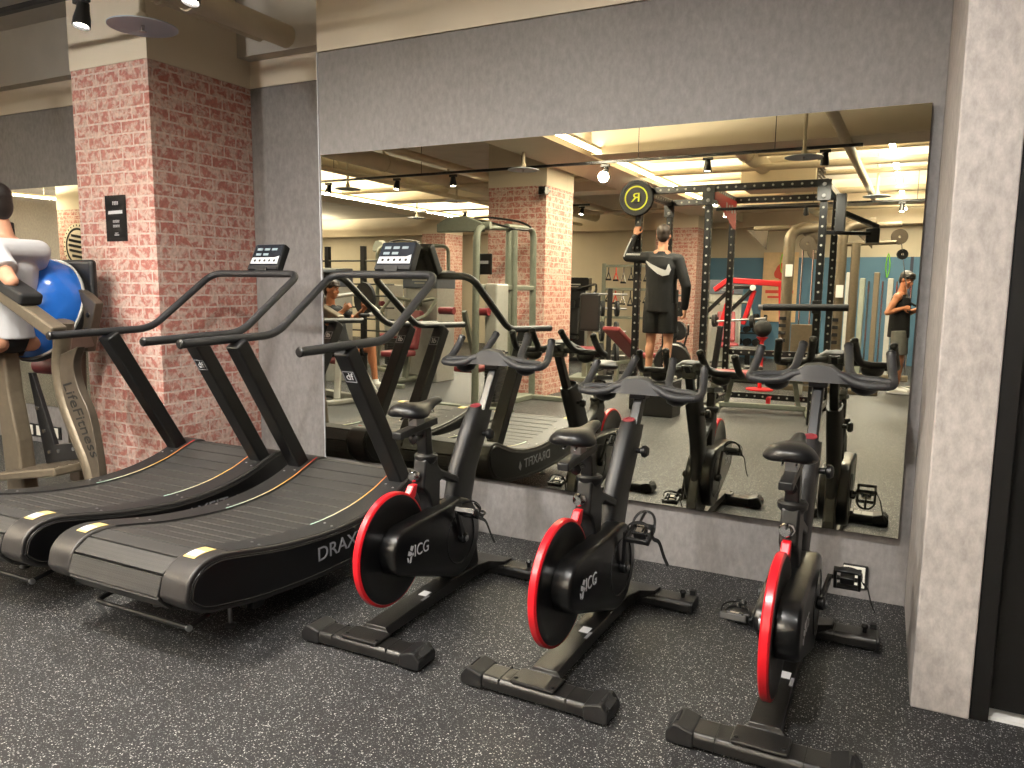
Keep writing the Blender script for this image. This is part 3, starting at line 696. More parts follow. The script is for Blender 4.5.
    # seat
    sp = MB().bar((0, .43, .66 ), (0, .415, .83 + sd), .05, .05, side=(1, 0, 0)).build('seat_post', 'black_gloss', T, smooth=0, bevel=.006)
    MB().box((0, .4035, .78 + sd * .6), (.03, .002, .09)).build('post_scale', 'grey_print', sp, smooth=0)
    zz = .862 + sd
    sl = MB().bar((0, .215, zz - .036), (0, .495, zz - .012), .046, .03, side=(1, 0, 0)).build('seat_slider', 'black_metal', T, smooth=0, bevel=.005)
    kn = MB().cyl((0, .4, zz - .068), (.0, .34, zz - .068), .009, n=10); kn.lathe([(.009, 0), (.022, .006), (.023, .018), (.012, .028), (.002, .03)], (0, .35, zz - .068), (0, -1, 0), 9); kn.build('slider_knob', 'black_satin', sl)
    MB().box((0, .36, zz + .02), (.04, .06, .07)).cyl((-.035, .36, zz + .045), (.035, .36, zz + .045), .014, n=12).build('saddle_clamp', 'steel', sl, smooth=30)
    # saddle: lofted cross sections
    rings = []
    for y, w, zt, dr in ((.225, .05, .058, .02), (.238, .105, .074, .05), (.268, .158, .085, .066), (.31, .168, .083, .066), (.35, .14, .078, .06), (.39, .095, .073, .052), (.43, .062, .072, .044), (.48, .048, .076, .038), (.525, .042, .078, .032), (.548, .026, .07, .018)):
        ring = []; h = w / 2 * 1.1
        for k in range(18):
            a = 2 * pi * k / 18; cx, sz = cos(a), sin(a)
            dip = -.010 * math.exp(-(cx * h / .018) ** 2) if (sz > 0 and w > .05) else 0
            drop = -.022 * abs(cx) ** 2 if sz > 0 else -.02 * abs(cx)
            ring.append((h * math.copysign(abs(cx) ** .8, cx), y, zz + .014 + zt + (sz if sz > 0 else sz * .9) * dr * .5 - dr * .5 + drop * (w / .16) + dip))
        rings.append(ring)
    sa = MB().loft(rings).build('saddle', 'saddle_black', T, smooth=180, sub=1); sa.location.y = sy; sl.location.y = sy
    MB().tube([(-.022, .27, zz + .02), (-.022, .36, zz + .04), (-.018, .46, zz + .03), (0, .5, zz + .04), (.018, .46, zz + .03), (.022, .36, zz + .04), (.022, .27, zz + .02)], .004, 8).build('saddle_rail', 'chrome', sa)
    # handlebar post and bars
    d = Vec((0, .53, .848)); p0 = Vec((0, .925, .80)); L = .275 + hb
    hp = MB().bar(p0, p0 + d * L, .044, .05, side=(1, 0, 0)).build('handlebar_post', 'black_gloss', T, smooth=0, bevel=.008, seg=3)
    MB().bar(p0 + d * .04 - Vec((0, .0265, 0)), p0 + d * (L - .03) - Vec((0, .0265, 0)), .012, .002, side=(1, 0, 0)).build('post_scale', 'chrome', hp, smooth=0)
    O = p0 + d * L                     # clamp centre
    MB().box(O + Vec((0, -.02, .0)), (.075, .07, .04)).build('bar_clamp', 'black_satin', hp, smooth=0, bevel=.006)
    H = MB()
    def q(x, y, z): return O + Vec((x, y, z))
    hbm = MB()
    for s in (-1, 1):
        r = .0165
        hbm.tube(catmull([q(0, -.06, .03), q(s * .08, -.065, .035), q(s * .14, -.075, .01), q(s * .2, -.08, .002), q(s * .262, -.07, .004)], 5), [.02, .02, .018, .0165, .0165], 12)
        hbm.tube(catmull([q(s * .245, -.076, .003), q(s * .273, -.05, .008), q(s * .272, .02, .03), q(s * .262, .075, .085), q(s * .258, .095, .115)], 5), [.0165, .0175, .018, .0185, .018], 12)
        hbm.tube(catmull([q(s * .268, -.035, .012), q(s * .22, -.012, .018), q(s * .15, .01, .02), q(s * .112, .05, .04), q(s * .098, .13, .1), q(s * .092, .165, .135)], 6), [.0165, .0165, .0165, .0175, .0185, .018], 12)
        hbm.tube(catmull([q(s * .04, .0, .035), q(s * .1, .005, .028), q(s * .16, .008, .02)], 4), .016, 10)
    # central pad hump
    rings = []
    for x, h, y0, y1 in ((-.12, .02, -.085, -.045), (-.09, .05, -.09, -.035), (-.05, .078, -.092, -.0), (0, .084, -.093, .01), (.05, .078, -.092, -.0), (.09, .05, -.09, -.035), (.12, .02, -.085, -.045)):
        rings.append([q(x, y0, .005), q(x, y1, .005), q(x, y1 - .005, h * .8), q(x, (y0 + y1) / 2, h), q(x, y0 + .012, h * .9)])
    hbm.loft(rings)
    h_ = hbm.build('handlebar', 'bar_foam', T, smooth=60)
    for s in (-1, 1):
        for tp, dr in ((q(s * .258, .095, .115), Vec((s * -.1, .6, .8))), (q(s * .092, .165, .135), Vec((s * -.1, .6, .6)))):
            MB().lathe([(.0175, -.004), (.0195, .002), (.019, .012), (.012, .018), (.002, .019)], tp, dr, 14).build('bar_end_cap', 'black_satin', h_)
        m = MB().lathe([(.052, .012), (.054, 0), (.045, -.022), (.02, -.036), (.002, -.038), (.002, -.03), (.018, -.028), (.04, -.018), (.049, .012)], q(s * .17, -.01, -.008), (0, 0, 1), 24, closed=True); m.build('bottle_cup', 'black_satin', h_)
    # console stub
    MB().box(q(0, .06, .055), (.05, .05, .01)).bar(q(0, .02, .02), q(0, .07, .06), .03, .02, side=(1, 0, 0)).build('console_mount', 'black_satin', h_, smooth=0, bevel=.003)
    # cranks and pedals
    for s in (-1, 1):
        a = radians(crank) + (pi if s == -1 else 0)
        e = Vec((s * .112, BB.y + .165 * cos(a), BB.z + .165 * sin(a))); b = Vec((s * .098, BB.y, BB.z))
        ca = MB().bar(b, e, .016, .034, side=(1, 0, 0), h2=.024)
        ca.lathe([(.024, -.012), (.026, .012), (.012, .018)], b, (s, 0, 0), 16)
        cr = ca.build('crank_arm', 'black_satin', T, smooth=0, bevel=.003)
        MB().lathe([(.012, .0), (.014, .008), (.002, .01)], b + Vec((s * .014, 0, 0)), (s, 0, 0), 12).build('crank_bolt', 'steel', cr)
        tilt = radians(tl[0] if s == 1 else tl[1]); R = Matrix.Rotation(tilt, 3, 'X'); c = e + Vec((s * .062, 0, 0))
        pm = MB()
        pm.cyl(e, c + Vec((s * .04, 0, 0)), .009, n=10)
        for dx in (-.042, .042): pm.box(c + R @ Vec((dx, 0, 0)), (.012, .1, .026), R)
        for dy in (-.045, .045): pm.box(c + R @ Vec((0, dy, 0)), (.09, .012, .022), R)
        pm.box(c, (.05, .034, .03), R)
        pe = pm.build('pedal', 'black_plastic', T, smooth=0, bevel=.003)
        MB().box(c + R @ Vec((0, 0, .016)), (.036, .03, .008), R).box(c + R @ Vec((0, .03, .012)), (.05, .008, .006), R).build('cleat_plate', 'chrome', pe, smooth=0, bevel=.002)
        tc = MB().tube(catmull([c + R @ Vec((-.044, .02, .0)), c + R @ Vec((-.042, .06, .02)), c + R @ Vec((-.02, .09, .034)), c + R @ Vec((.02, .09, .034)), c + R @ Vec((.042, .06, .02)), c + R @ Vec((.044, .02, .0))], 4), .0055, 8)
        tc.tube(catmull([c + R @ Vec((0, .092, .034)), c + R @ Vec((0, .07, .046)), c + R @ Vec((0, .02, .05))], 4), .006, 8); tc.build('toe_cage', 'black_satin', pe)
        stp = MB()
        path = catmull([c + R @ Vec((-.05, -.005, -.005)), c + R @ Vec((-.045, .0, .036)), c + R @ Vec((0, .005, .055)), c + R @ Vec((.045, .0, .036)), c + R @ Vec((.052, -.005, -.01)), c + R @ Vec((.07, .0, -.0)) + Vec((0, .02, -.03)), c + R @ Vec((.085, .0, 0)) + Vec((0, .04, -.09)), c + R @ Vec((.1, 0, 0)) + Vec((0, .05, -.13))], 5)
        stp.tube(path, .006, 8, flat=(.35, 1.4)); stp.build('strap', 'dark_rubber', pe)
    return T
b1 = make_bike('spin bike nearest the treadmills, its red flywheel covering part of the treadmill lettering', .012, 0, 118)
b1.location = (-1.79, -1.49, 0); b1.rotation_euler.z = radians(0)
b2 = make_bike('middle spin bike of the row, with the handlebar set lowest', -.085, -.03, 100, sy=-.04, tl=(25, -15))
b2.location = (-1.045, -1.49, 0); b2.rotation_euler.z = radians(-1.5)
b3 = make_bike('spin bike beside the pale pillar, seen from straight behind', .03, -.012, 18, tl=(-60, -20))
b3.location = (-.288, -1.49, 0); b3.rotation_euler.z = radians(-.7)
# ------------------------------------------------------------------ people
def perp(v, d): v = Vec(v); d = Vec(d).normalized(); return (v - d * v.dot(d)).normalized()
def person(label, J, skin='skin', hair='hair', top=None, bottom=None, shoe='white_paint', face=(0, -1, 0), up=(0, 0, 1), hair_len=0., curl=(30, 30), vox=.0075, sleeve='short', group=None, hemf=-.16, sc=1.):
    V_ = {k: Vec(v) for k, v in J.items()}
    lat = (V_['shL'] - V_['shR']).normalized(); tor = (V_['neck'] - V_['pel']).normalized(); fw = lat.cross(tor).normalized() * 1.
    lat = tor.cross(fw).normalized() * -1 if False else lat
    fdir = Vec(face).normalized(); fu = perp(up, fdir); fr = fdir.cross(fu)
    if fw.dot(fdir) < 0 and 'fw' not in J: fw = fw
    T = rot_from(lat, lat.cross(tor) * -1, tor)       # x lateral, y front/back, z up the torso
    P = thing('person', label, 'person', V_['pel'] * 1., group=group); O = V_['pel']
    for k in V_: V_[k] = V_[k] - O
    pel, neck, head = V_['pel'], V_['neck'], V_['head']; ch = pel.lerp(neck, .68); ab = pel.lerp(neck, .34)
    b = MB()
    b.ell(pel, (.165 * sc, .115 * sc, .13 * sc), T); b.ell(ab, (.145 * sc, .1 * sc, .17 * sc), T); b.ell(ch, (.17 * sc, .115 * sc, .19 * sc), T)
    b.caps(V_['shL'].lerp(V_['shR'], .12), V_['shL'].lerp(V_['shR'], .88), .062 * sc); b.ell(neck - tor * .05, (.12 * sc, .075 * sc, .07 * sc), T)
    b.caps(neck - tor * .04, head - fu * .04 - fdir * .015, .06 * sc, .054 * sc)
    H = rot_from(fr, fdir, fu)
    b.ell(head + fu * .035 - fdir * .012, (.075, .094, .085), H); b.ell(head - fu * .035 + fdir * .022, (.059, .068, .083), H); b.ell(head - fu * .093 + fdir * .052, (.03, .028, .024), H)
    b.ell(head + fu * .028 + fdir * .066, (.056, .024, .016), H); b.ell(head - fu * .018 + fdir * .094, (.013, .02, .026), H); b.ell(head - fu * .034 + fdir * .098, (.018, .016, .011), H)
    b.ell(head - fu * .062 + fdir * .085, (.022, .012, .009), H)
    for s in (-1, 1):
        b.ell(head + fr * s * .074 - fu * .008 - fdir * .012, (.011, .02, .03), H); b.ell(head + fr * s * .04 - fu * .03 + fdir * .062, (.022, .02, .02), H)
    for s in 'LR':
        sh, el, wr = V_['sh' + s], V_['el' + s], V_['wr' + s]; hp, kn, an = V_['hip' + s], V_['kn' + s], V_['an' + s]
        b.ell(sh, (.062 * sc, .06 * sc, .062 * sc)); b.caps(sh, el, .052 * sc, .039 * sc); b.ell(sh.lerp(el, .45), (.05 * sc, .05 * sc, .075 * sc), rot_from(*frame(el - sh)))
        b.caps(el, el.lerp(wr, .35), .041 * sc, .043 * sc); b.caps(el.lerp(wr, .35), wr, .043 * sc, .027 * sc)
        # hand
        hd = Vec(J.get('hd' + s, wr - el)).normalized(); pn = perp(J.get('pn' + s, (0, 0, -1)), hd); sx = hd.cross(pn)
        ths = 1 if s == 'L' else -1
        HR = rot_from(sx, pn, hd); b.ell(wr + hd * .05, (.041, .017, .055), HR); b.caps(wr - hd * .01, wr + hd * .03, .026, .026)
        c1, c2 = (radians(c) for c in (curl if isinstance(curl[0], (int, float)) else curl['LR'.index(s)]))
        for k, (off, ln) in enumerate(((-.03, .064), (-.01, .074), (.011, .07), (.03, .054))):
            p = wr + hd * .088 + sx * off * ths; r = .0088
            d1 = hd * cos(c1) + pn * sin(c1); d2 = hd * cos(c1 + c2) + pn * sin(c1 + c2); d3 = hd * cos(c1 + 1.8 * c2) + pn * sin(c1 + 1.8 * c2)
            q1 = p + d1 * ln * .5; q2 = q1 + d2 * ln * .3; q3 = q2 + d3 * ln * .25
            b.caps(p - hd * .02, q1, .0098, r, 8); b.caps(q1, q2, r, .008, 8); b.caps(q2, q3, .008, .007, 8)
        p = wr + hd * .02 - sx * .03 * ths; q1 = p + (hd * .6 - sx * .7 * ths + pn * .4).normalized() * .042; q2 = q1 + (hd * .9 - sx * .25 * ths + pn * .4).normalized() * .032
        b.caps(p, q1, .0135, .0105, 8); b.caps(q1, q2, .0105, .0085, 8)
        # leg
        b.caps(hp, kn, .09 * sc, .056 * sc); b.ell(hp.lerp(kn, .3), (.088 * sc, .092 * sc, .15 * sc), rot_from(*frame(kn - hp))); b.ell(kn, (.054 * sc, .056 * sc, .06 * sc))
        b.caps(kn, an, .053 * sc, .036 * sc); cd = perp(J.get('toe' + s) - V_['an' + s] - O if False else Vec(J['toe' + s]) - O - an, an - kn)
        b.ell(kn.lerp(an, .3) - cd * .022, (.052 * sc, .052 * sc, .11 * sc), rot_from(*frame(an - kn)))
        to = Vec(J['toe' + s]) - O; b.caps(an - Vec((0, 0, .03)), to, .034, .03)
    body = b.build('body', skin, P, smooth=180, remesh=vox)
    # hair
    h = MB()
    h.ell(head + fu * .046 - fdir * .022, (.083, .099, .09), H); h.ell(head + fu * .088 + fdir * .03, (.066, .062, .036), H)
    h.ell(head + fu * .0 - fdir * .062, (.07, .052, .075 + hair_len), H)
    if hair_len:
        for k in range(9):
            a = -1.2 + 2.4 * k / 8
            h.caps(head + fu * .095 + fdir * .05 + fr * sin(a) * .05, head + fu * .055 + fdir * (.095 * cos(a) + .004) + fr * sin(a) * .082, .022, .012, 8)
    h.build('hair', hair, P, smooth=180, remesh=.007)
    for s in (-1, 1):
        e = MB().ell(head + fr * s * .032 + fu * .006 + fdir * .077, (.0145, .008, .007), H).build('eye', 'eye_white', P, smooth=180)
        MB().ell(head + fr * s * .032 + fu * .006 + fdir * .0835, (.0065, .003, .0062), H).build('iris', 'eye_dark', e, smooth=180)
        MB().caps(head + fr * s * .016 + fu * .03 + fdir * .088, head + fr * s * .05 + fu * .03 + fdir * .075, .005, .0035, 8).build('eyebrow', hair, P)
    MB().ell(head - fu * .062 + fdir * .0945, (.02, .005, .006), H).build('lips', 'lip', P, smooth=180)
    # top
    if top:
        g = .016
        t = MB(); hem = pel - tor * .06
        t.ell(ab, (.162 * sc + g, .115 * sc + g, .15 * sc), T); t.ell(ch, (.175 * sc + g, .12 * sc + g, .185 * sc), T)
        rings = []
        for f, w, dd in ((hemf, .175, .135), (.1, .17, .13), (.4, .165, .122), (.7, .182, .128), (.88, .15, .105)):
            c = pel.lerp(neck, f); rings.append([c + T @ Vec(((w * sc + g) * cos(2 * pi * k / 20), (dd * sc + g) * sin(2 * pi * k / 20), 0)) for k in range(20)])
        t.loft(rings)
        if sleeve != 'none':
            t.caps(V_['shL'].lerp(V_['shR'], .05), V_['shL'].lerp(V_['shR'], .95), .068 * sc + g * .4); t.lathe([(.105 * sc, -.07), (.085 * sc, -.02), (.07 * sc, .01)], neck - tor * .02, tor, 18)
        else:
            for s in 'LR': t.caps(V_['sh' + s].lerp(neck, .45) - tor * .02, ch.lerp(V_['sh' + s], .35), .04, .06)
        for s in 'LR':
            sh, el, wr = V_['sh' + s], V_['el' + s], V_['wr' + s]
            if sleeve == 'short': t.tube([sh.lerp(ch, .1), sh.lerp(el, .35), sh.lerp(el, .68)], [.078 * sc, .074 * sc, .08 * sc], 16)
            elif sleeve == 'long':
                t.caps(sh, el, .07 * sc, .058 * sc); t.caps(el, wr.lerp(el, .1), .058 * sc, .042 * sc)
        t.build('top', top, P, smooth=180, remesh=.009)
    if bottom:
        t = MB(); t.ell(pel - tor * .01, (.178 * sc, .132 * sc, .13 * sc), T)
        for s in 'LR':
            hp, kn = V_['hip' + s], V_['kn' + s]
            t.tube([hp + tor * .05, hp.lerp(kn, .3), hp.lerp(kn, .78)], [.105 * sc, .112 * sc, .106 * sc], 18)
        t.build('shorts', bottom, P, smooth=180, remesh=.01)
    for s in 'LR':
        an = V_['an' + s]; to = Vec(J['toe' + s]) - O; d = (to - an); d.z = 0; d = d.normalized(); base = an - Vec((0, 0, .068))
        R = rot_from(Vec((0, 0, 1)).cross(d) * -1, d, (0, 0, 1)); m = MB()
        m.tube([base + Vec((0, 0, .05)) - d * .07, base + Vec((0, 0, .05)), base + Vec((0, 0, .04)) + d * .1, base + Vec((0, 0, .03)) + d * .185], [.04, .048, .045, .03], 14); m.caps(base + Vec((0, 0, .05)), an + Vec((0, 0, .02)), .046, .045)
        sh_ = m.build('shoe', shoe, P, smooth=180, remesh=.008)
        MB().prism([base + R @ Vec((x, y, -.002)) for x, y in ((-.036, -.1), (.036, -.1), (.044, 0), (.046, .1), (.03, .19), (0, .205), (-.03, .19), (-.046, .1), (-.044, 0))], (0, 0, .024)).build('sole', 'white_print', sh_, smooth=0, bevel=.005)
        MB().lathe([(.045, 0), (.042, .06), (.036, .065)], an - Vec((0, 0, .01)), (0, 0, 1), 14).build('sock', 'cotton_white', P)
    return P

# ------------------------------------------------------------------ raised knee-lift station at the left, with a half ball and a man on it
K = thing('knee_raise_station', 'bronze framed knee raise station with padded arms beside the brick column', 'exercise machine', (-4.6, -.95, 0))
o = Vec((-4.6, -.95, 0))
def L_(x, y, z): return Vec((x, y, z)) - o
def tubeprof(pts, w, n=5): return catmull(pts, n)
# curved right upright: rounded front tube plus flat side plate carrying the lettering
m = MB(); pth = catmull([L_(-4.345, -.97, 1.2), L_(-4.395, -.97, 1.04), L_(-4.420, -.97, .9), L_(-4.385, -.97, .72), L_(-4.275, -.97, .5), L_(-4.195, -.97, .34), L_(-4.125, -.97, .06)], 5)
m.tube(pth, .048, 14, up=(0, 1, 0))
ur = m.build('upright', 'champagne', K)
pl = []
lft = catmull([(-4.385, 1.0, 0), (-4.405, .9, 0), (-4.370, .72, 0), (-4.260, .5, 0), (-4.180, .34, 0), (-4.110, .06, 0)], 4); rgt = catmull([(-4.205, 1.06, 0), (-4.255, .95, 0), (-4.225, .82, 0), (-4.135, .66, 0), (-4.085, .38, 0), (-4.065, .06, 0)], 4)
m = MB().prism([L_(p.x, -1.0, p.y) for p in lft] + [L_(p.x, -1.0, p.y) for p in reversed(rgt)], (0, .05, 0)); sp_ = m.build('side_plate', 'champagne_dark', ur, smooth=30, bevel=.004)
ang = radians(-62); Rt = rot_from((cos(ang), 0, sin(ang)), (-sin(ang), 0, cos(ang)), (0, -1, 0))
text_mesh('lettering', 'LifeFitness', .115, 'gap_dark', ur, Rt, L_(-4.220, -1.002, .64), .001, 'CENTER', 1.0, .25)
# gusset at the top right
m = MB().prism([L_(x - .42, -.66, z - .016) for x, z in ((-4.27, 1.40), (-4.20, 1.375), (-4.09, 1.31), (-4.15, 1.15), (-4.2, 1.0), (-4.40, 1.0), (-4.45, 1.14))], (0, .06, 0)); gz = m.build('gusset', 'champagne_dark', K, smooth=0, bevel=.006)
for x, z in ((-4.59, 1.22), (-4.62, 1.12)): MB().lathe([(.016, 0), (.014, .008), (.002, .01)], L_(x, -.66, z), (0, -1, 0), 12).build('bolt', 'gap_dark', gz)
MB().bar(L_(-4.43, -.97, 1.06), L_(-4.64, -.63, 1.06), .07, .09).build('link_bar', 'champagne_dark', K, smooth=0, bevel=.01)
# rear mast behind the ball, back pad
m = MB(); m.bar(L_(-5.02, -.50, .05), L_(-4.93, -.52, 1.5), .12, .08, side=(1, 0, 0)); m.build('mast', 'champagne_dark', K, smooth=0, bevel=.012)
MB().box(L_(-4.9, -.555, 1.32), (.5, .05, .5)).build('back_pad', 'black_plastic', K, smooth=0, bevel=.04, seg=4)
# left upright
m = MB(); m.loft([[L_(x0, -1.03, z), L_(x1, -1.03, z), L_(x1, -.93, z), L_(x0, -.93, z)] for x0, x1, z in ((-5.02, -4.88, 1.0), (-5.0, -4.86, .75), (-4.97, -4.8, .45), (-4.95, -4.77, .1), (-4.95, -4.76, .03))])
m.build('upright', 'champagne', K, smooth=0, bevel=.016, seg=3)
# arm rest bars and pads
for y, nm in ((-1.17, 0), (-.45, 1)):
    m = MB().bar(L_(-5.2 - nm * .5, y, 1.635), L_(-4.1 if nm == 0 else -5.0, y, 1.15 if nm == 0 else 1.24), .09, .075, side=(0, 1, 0)); a = m.build('arm_bar', 'champagne', K, smooth=0, bevel=.012)
    MB().bar(L_(-5.2 - nm * .5, y, 1.685), L_(-4.32 - nm * .75, y, 1.325), .13, .07, side=(0, 1, 0)).build('arm_pad', 'dark_rubber', a, smooth=0, bevel=.018, seg=3)
    MB().bar(L_(-5.18 - nm * .5, y, 1.68), L_(-5.19 - nm * .5, y, 1.84), .034, .034).build('hand_grip', 'bar_foam', a, smooth=0, bevel=.01)
# step plate with tread, black bolted gusset, base
st = MB().bar(L_(-4.88, -1.0, .235), L_(-4.26, -1.0, .345), .3, .05, side=(0, 1, 0)).build('step', 'champagne', K, smooth=0, bevel=.01)
for j in range(5): MB().bar(L_(-4.86, -1.12 + j * .06, .264), L_(-4.29, -1.12 + j * .06, .366), .026, .006, side=(0, 1, 0)).build('tread_strip', 'champagne_dark', st, smooth=0)
g = MB().prism([L_(x, -.9, z) for x, z in ((-4.86, .86), (-4.82, .86), (-4.64, .42), (-4.40, .46), (-4.40, .36), (-4.74, .29))], (0, .03, 0)).build('gusset', 'black_metal', K, smooth=0, bevel=.003)
for x, z in ((-4.78, .64), (-4.73, .5), (-4.69, .37), (-4.6, .385), (-4.45, .415)): MB().lathe([(.014, 0), (.012, .008), (.002, .009)], L_(x, -.902, z), (0, -1, 0), 10).build('bolt', 'chrome', g)
m = MB(); m.bx(-.42, .5, -.06, .04, 0, .07); m.bx(-.38, -.28, -.1, .55, 0, .07); m.bx(.2, .32, -.1, .5, 0, .07); m.build('base', 'champagne', K, smooth=0, bevel=.012)
MB().cyl(L_(-5.2, -.62, .86), L_(-4.88, -.62, .865), .055, n=20).build('roller_pad', 'red_pad', K)
MB().cyl(L_(-4.87, -.62, .865), L_(-4.83, -.62, .865), .04, n=16).build('roller_cap', 'black_plastic', K)
# half ball
nB = Vec((.20, -.90, .38)).normalized(); B = thing('balance_half_ball', 'glossy blue balance half ball leaning on the knee raise station', 'exercise ball', (-4.97, -.74, 1.252))
MB().lathe([(.335 * cos(t), .30 * sin(t)) for t in [pi / 2 * k / 14 for k in range(14)]] + [(.002, .30)], (0, 0, 0), nB, 48).build('dome', 'bosu_blue', B, smooth=60)
MB().lathe([(.336, .012), (.347, .008), (.347, -.004), (.336, -.008)], (0, 0, 0), nB, 48, closed=True).build('rim', 'silver_grey', B)
MB().lathe([(.345, -.009), (.35, -.02), (.345, -.05), (.31, -.066), (.002, -.066)], (0, 0, 0), nB, 48).build('platform', 'black_plastic', B)
# the man on it
person('man in white t-shirt and black shorts resting forearms on the knee raise station', dict(
    pel=(-4.850, -1.0, 1.12), neck=(-4.760, -1.03, 1.69), head=(-4.820, -1.05, 1.875), shL=(-4.660, -1.17, 1.61), elL=(-4.450, -1.2, 1.43), wrL=(-4.680, -1.19, 1.56), hdL=(-1, 0, .35), pnL=(0, .3, -1),
    shR=(-4.730, -.85, 1.61), elR=(-5.06, -.76, 1.42), wrR=(-5.3, -.62, 1.56), hdR=(-1, 0, .35), pnR=(0, -.3, -1), hipL=(-4.820, -1.1, 1.08), knL=(-5.2, -1.1, 1.02), anL=(-5.24, -1.1, .6), toeL=(-5.42, -1.1, .52),
    hipR=(-4.820, -.9, 1.08), knR=(-5.2, -.88, 1.02), anR=(-5.24, -.88, .6), toeR=(-5.42, -.88, .52)),
    skin='skin', hair='hair', top='cotton_white', bottom='cotton_black', face=(-1, -.05, -.04), hair_len=.02, shoe='black_plastic', sc=.94, hemf=-.04)
# ------------------------------------------------------------------ ceiling discs over sprinkler heads
def disc(x, y, z, label):
    t = thing('sprinkler_disc', label, 'sprinkler', (x, y, z), group='grey discs on ceiling sprinkler pipes')
    MB().lathe([(.187, -.012), (.187, -.006), (.15, .004), (.03, .01), (.02, .01), (.02, .004), (.15, -.002), (.18, -.012)], (0, 0, 0), (0, 0, 1), 40, closed=True).lathe([(.15, -.002), (.02, .005), (.002, .006)], (0, 0, 0), (0, 0, 1), 40).build('disc', 'disc_grey', t)
    MB().cyl((0, 0, .008), (0, 0, CH - z), .018, n=14).lathe([(.03, .01), (.03, .06), (.02, .065)], (0, 0, 0), (0, 0, 1), 14).build('drop_pipe', 'cream_duct', t)
    m = MB().cyl((0, 0, .005), (0, 0, -.03), .009, n=10); m.lathe([(.02, -.032), (.02, -.036), (.002, -.037)], (0, 0, 0), (0, 0, 1), 12)
    for a in (0, pi): m.bar((.012 * cos(a), 0, 0), (.006 * cos(a), 0, -.032), .003, .005)
    m.build('sprinkler_head', 'steel', t)
for x, y, z, l in ((-3.95, -.66, 2.88, 'grey sprinkler disc hanging just before the brick column by the treadmills'), (-1.08, -4.72, 2.82, 'grey sprinkler disc over the rig end of the mirrored track'), (-4.22, -4.6, 2.86, 'grey sprinkler disc in front of the second brick column'),
                   (-6.8, -7.2, 2.88, 'grey sprinkler disc above the shrouded weight machine'), (-9.0, -9.2, 2.86, 'grey sprinkler disc by the far beam'), (-3.7, -7.3, 2.86, 'grey sprinkler disc behind the rig post holding the plate'), (-7.4, -5.2, 2.86, 'grey sprinkler disc above the seated exerciser'), (-.6, -8.6, 2.86, 'grey sprinkler disc over the cable station')):
    disc(x, y, z, l)
cm = thing('security_camera', 'small black box camera on the cream head of the second brick column', 'camera', (-4.36, -5.3, 2.72))
MB().box((0, -.15, 0), (.1, .12, .1)).build('camera_body', 'black_satin', cm, smooth=0, bevel=.01); MB().lathe([(.03, 0), (.03, .03), (.002, .032)], (0, -.09, 0), (0, 1, 0), 16).build('lens', 'black_gloss', cm)
MB().bx(-.02, .02, -.33, -.2, .0, .03).build('bracket', 'black_satin', cm, smooth=0)
# round gym sign on the far column, seen in the left mirror
sg = thing('round_sign', 'round cream wall sign with dark bars on the far brick column', 'sign', (-14.75, -5.615, 2.08))
MB().lathe([(.46, 0), (.46, .03), (.4, .035), (.002, .035)], (0, 0, 0), (0, 1, 0), 48).build('plate', 'cream_paint', sg)
MB().lathe([(.365, .036), (.37, .04), (.33, .04), (.33, .036)], (0, 0, 0), (0, 1, 0), 48, closed=True).build('ring', 'black_satin', sg)
m = MB()
for i, w in enumerate((.36, .52, .56, .52, .36)): m.box((0, .04, -.2 + i * .1), (w, .012, .05), Matrix.Rotation(radians(8), 3, 'Y'))
m.build('bar_pattern', 'black_satin', sg, smooth=0)
m = MB()
for k in range(28):
    a = 2 * pi * k / 28; m.box((.418 * cos(a), .037, .418 * sin(a)), (.022, .004, .036), Matrix.Rotation(-a + pi / 2, 3, 'Y'))
m.build('print', 'black_satin', sg, smooth=0)
# ------------------------------------------------------------------ tall black rig
RX, RY, RH = (-2.98, -2.15, -.92), (-5.25, -6.5), 2.66
rg = thing('power_rig', 'tall black rig of drilled uprights and beams behind the man in the black jacket', 'power rack', (-2.0, -5.9, 0)); ro = Vec((-2.0, -5.9, 0))
def drilled(p, q, name, w=.076, parent=rg, step=.1, faces=(0, 1)):
    p = Vec(p) - ro; q = Vec(q) - ro; d = (q - p); L = d.length; d = d.normalized()
    x, y, _ = frame(d)
    if abs(d.z) > .9: x, y = Vec((1, 0, 0)), Vec((0, 1, 0))
    else: x, y = Vec((0, 0, 1)), d.cross(Vec((0, 0, 1)))
    b = MB().bar(p, q, w, w, side=x).build(name, 'black_satin', parent, smooth=0, bevel=.006)
    m = MB(); k = step * .6
    while k < L - .03:
        for ax in (x, y):
            for s in (-1, 1): m.lathe([(.013, 0), (.0125, .0015), (.001, .0016)], p + d * k + ax * s * w / 2, ax * s, 8)
        k += step
    m.build('hole', 'silver_grey', b, smooth=0)
    return b
for x in RX:
    for y in RY: drilled((x, y, 0), (x, y, RH), 'upright')
for y in RY:
    drilled((RX[0], y, RH - .04), (RX[1] - .04, y, RH - .04), 'top_beam'); drilled((RX[1] + .04, y, RH - .04), (RX[2] - .04, y, RH - .04), 'top_beam')
for x in RX:
    drilled((x, RY[0] - .04, RH - .04), (x, RY[1] + .04, RH - .04), 'side_beam'); drilled((x, RY[0] - .04, .1), (x, RY[1] + .04, .1), 'side_beam')
drilled((RX[1] + .04, RY[1], .12), (RX[2] - .04, RY[1], .12), 'base_beam'); drilled((RX[1] + .04, RY[1], .42), (RX[2] - .04, RY[1], .42), 'base_beam'); drilled((RX[1] + .04, RY[1], .68), (RX[2] - .04, RY[1], .68), 'base_beam')
MB().cyl(Vec((RX[1], -5.6, 2.42)) - ro, Vec((RX[2], -5.6, 2.42)) - ro, .017, n=14).build('pull_up_bar', 'black_metal', rg)
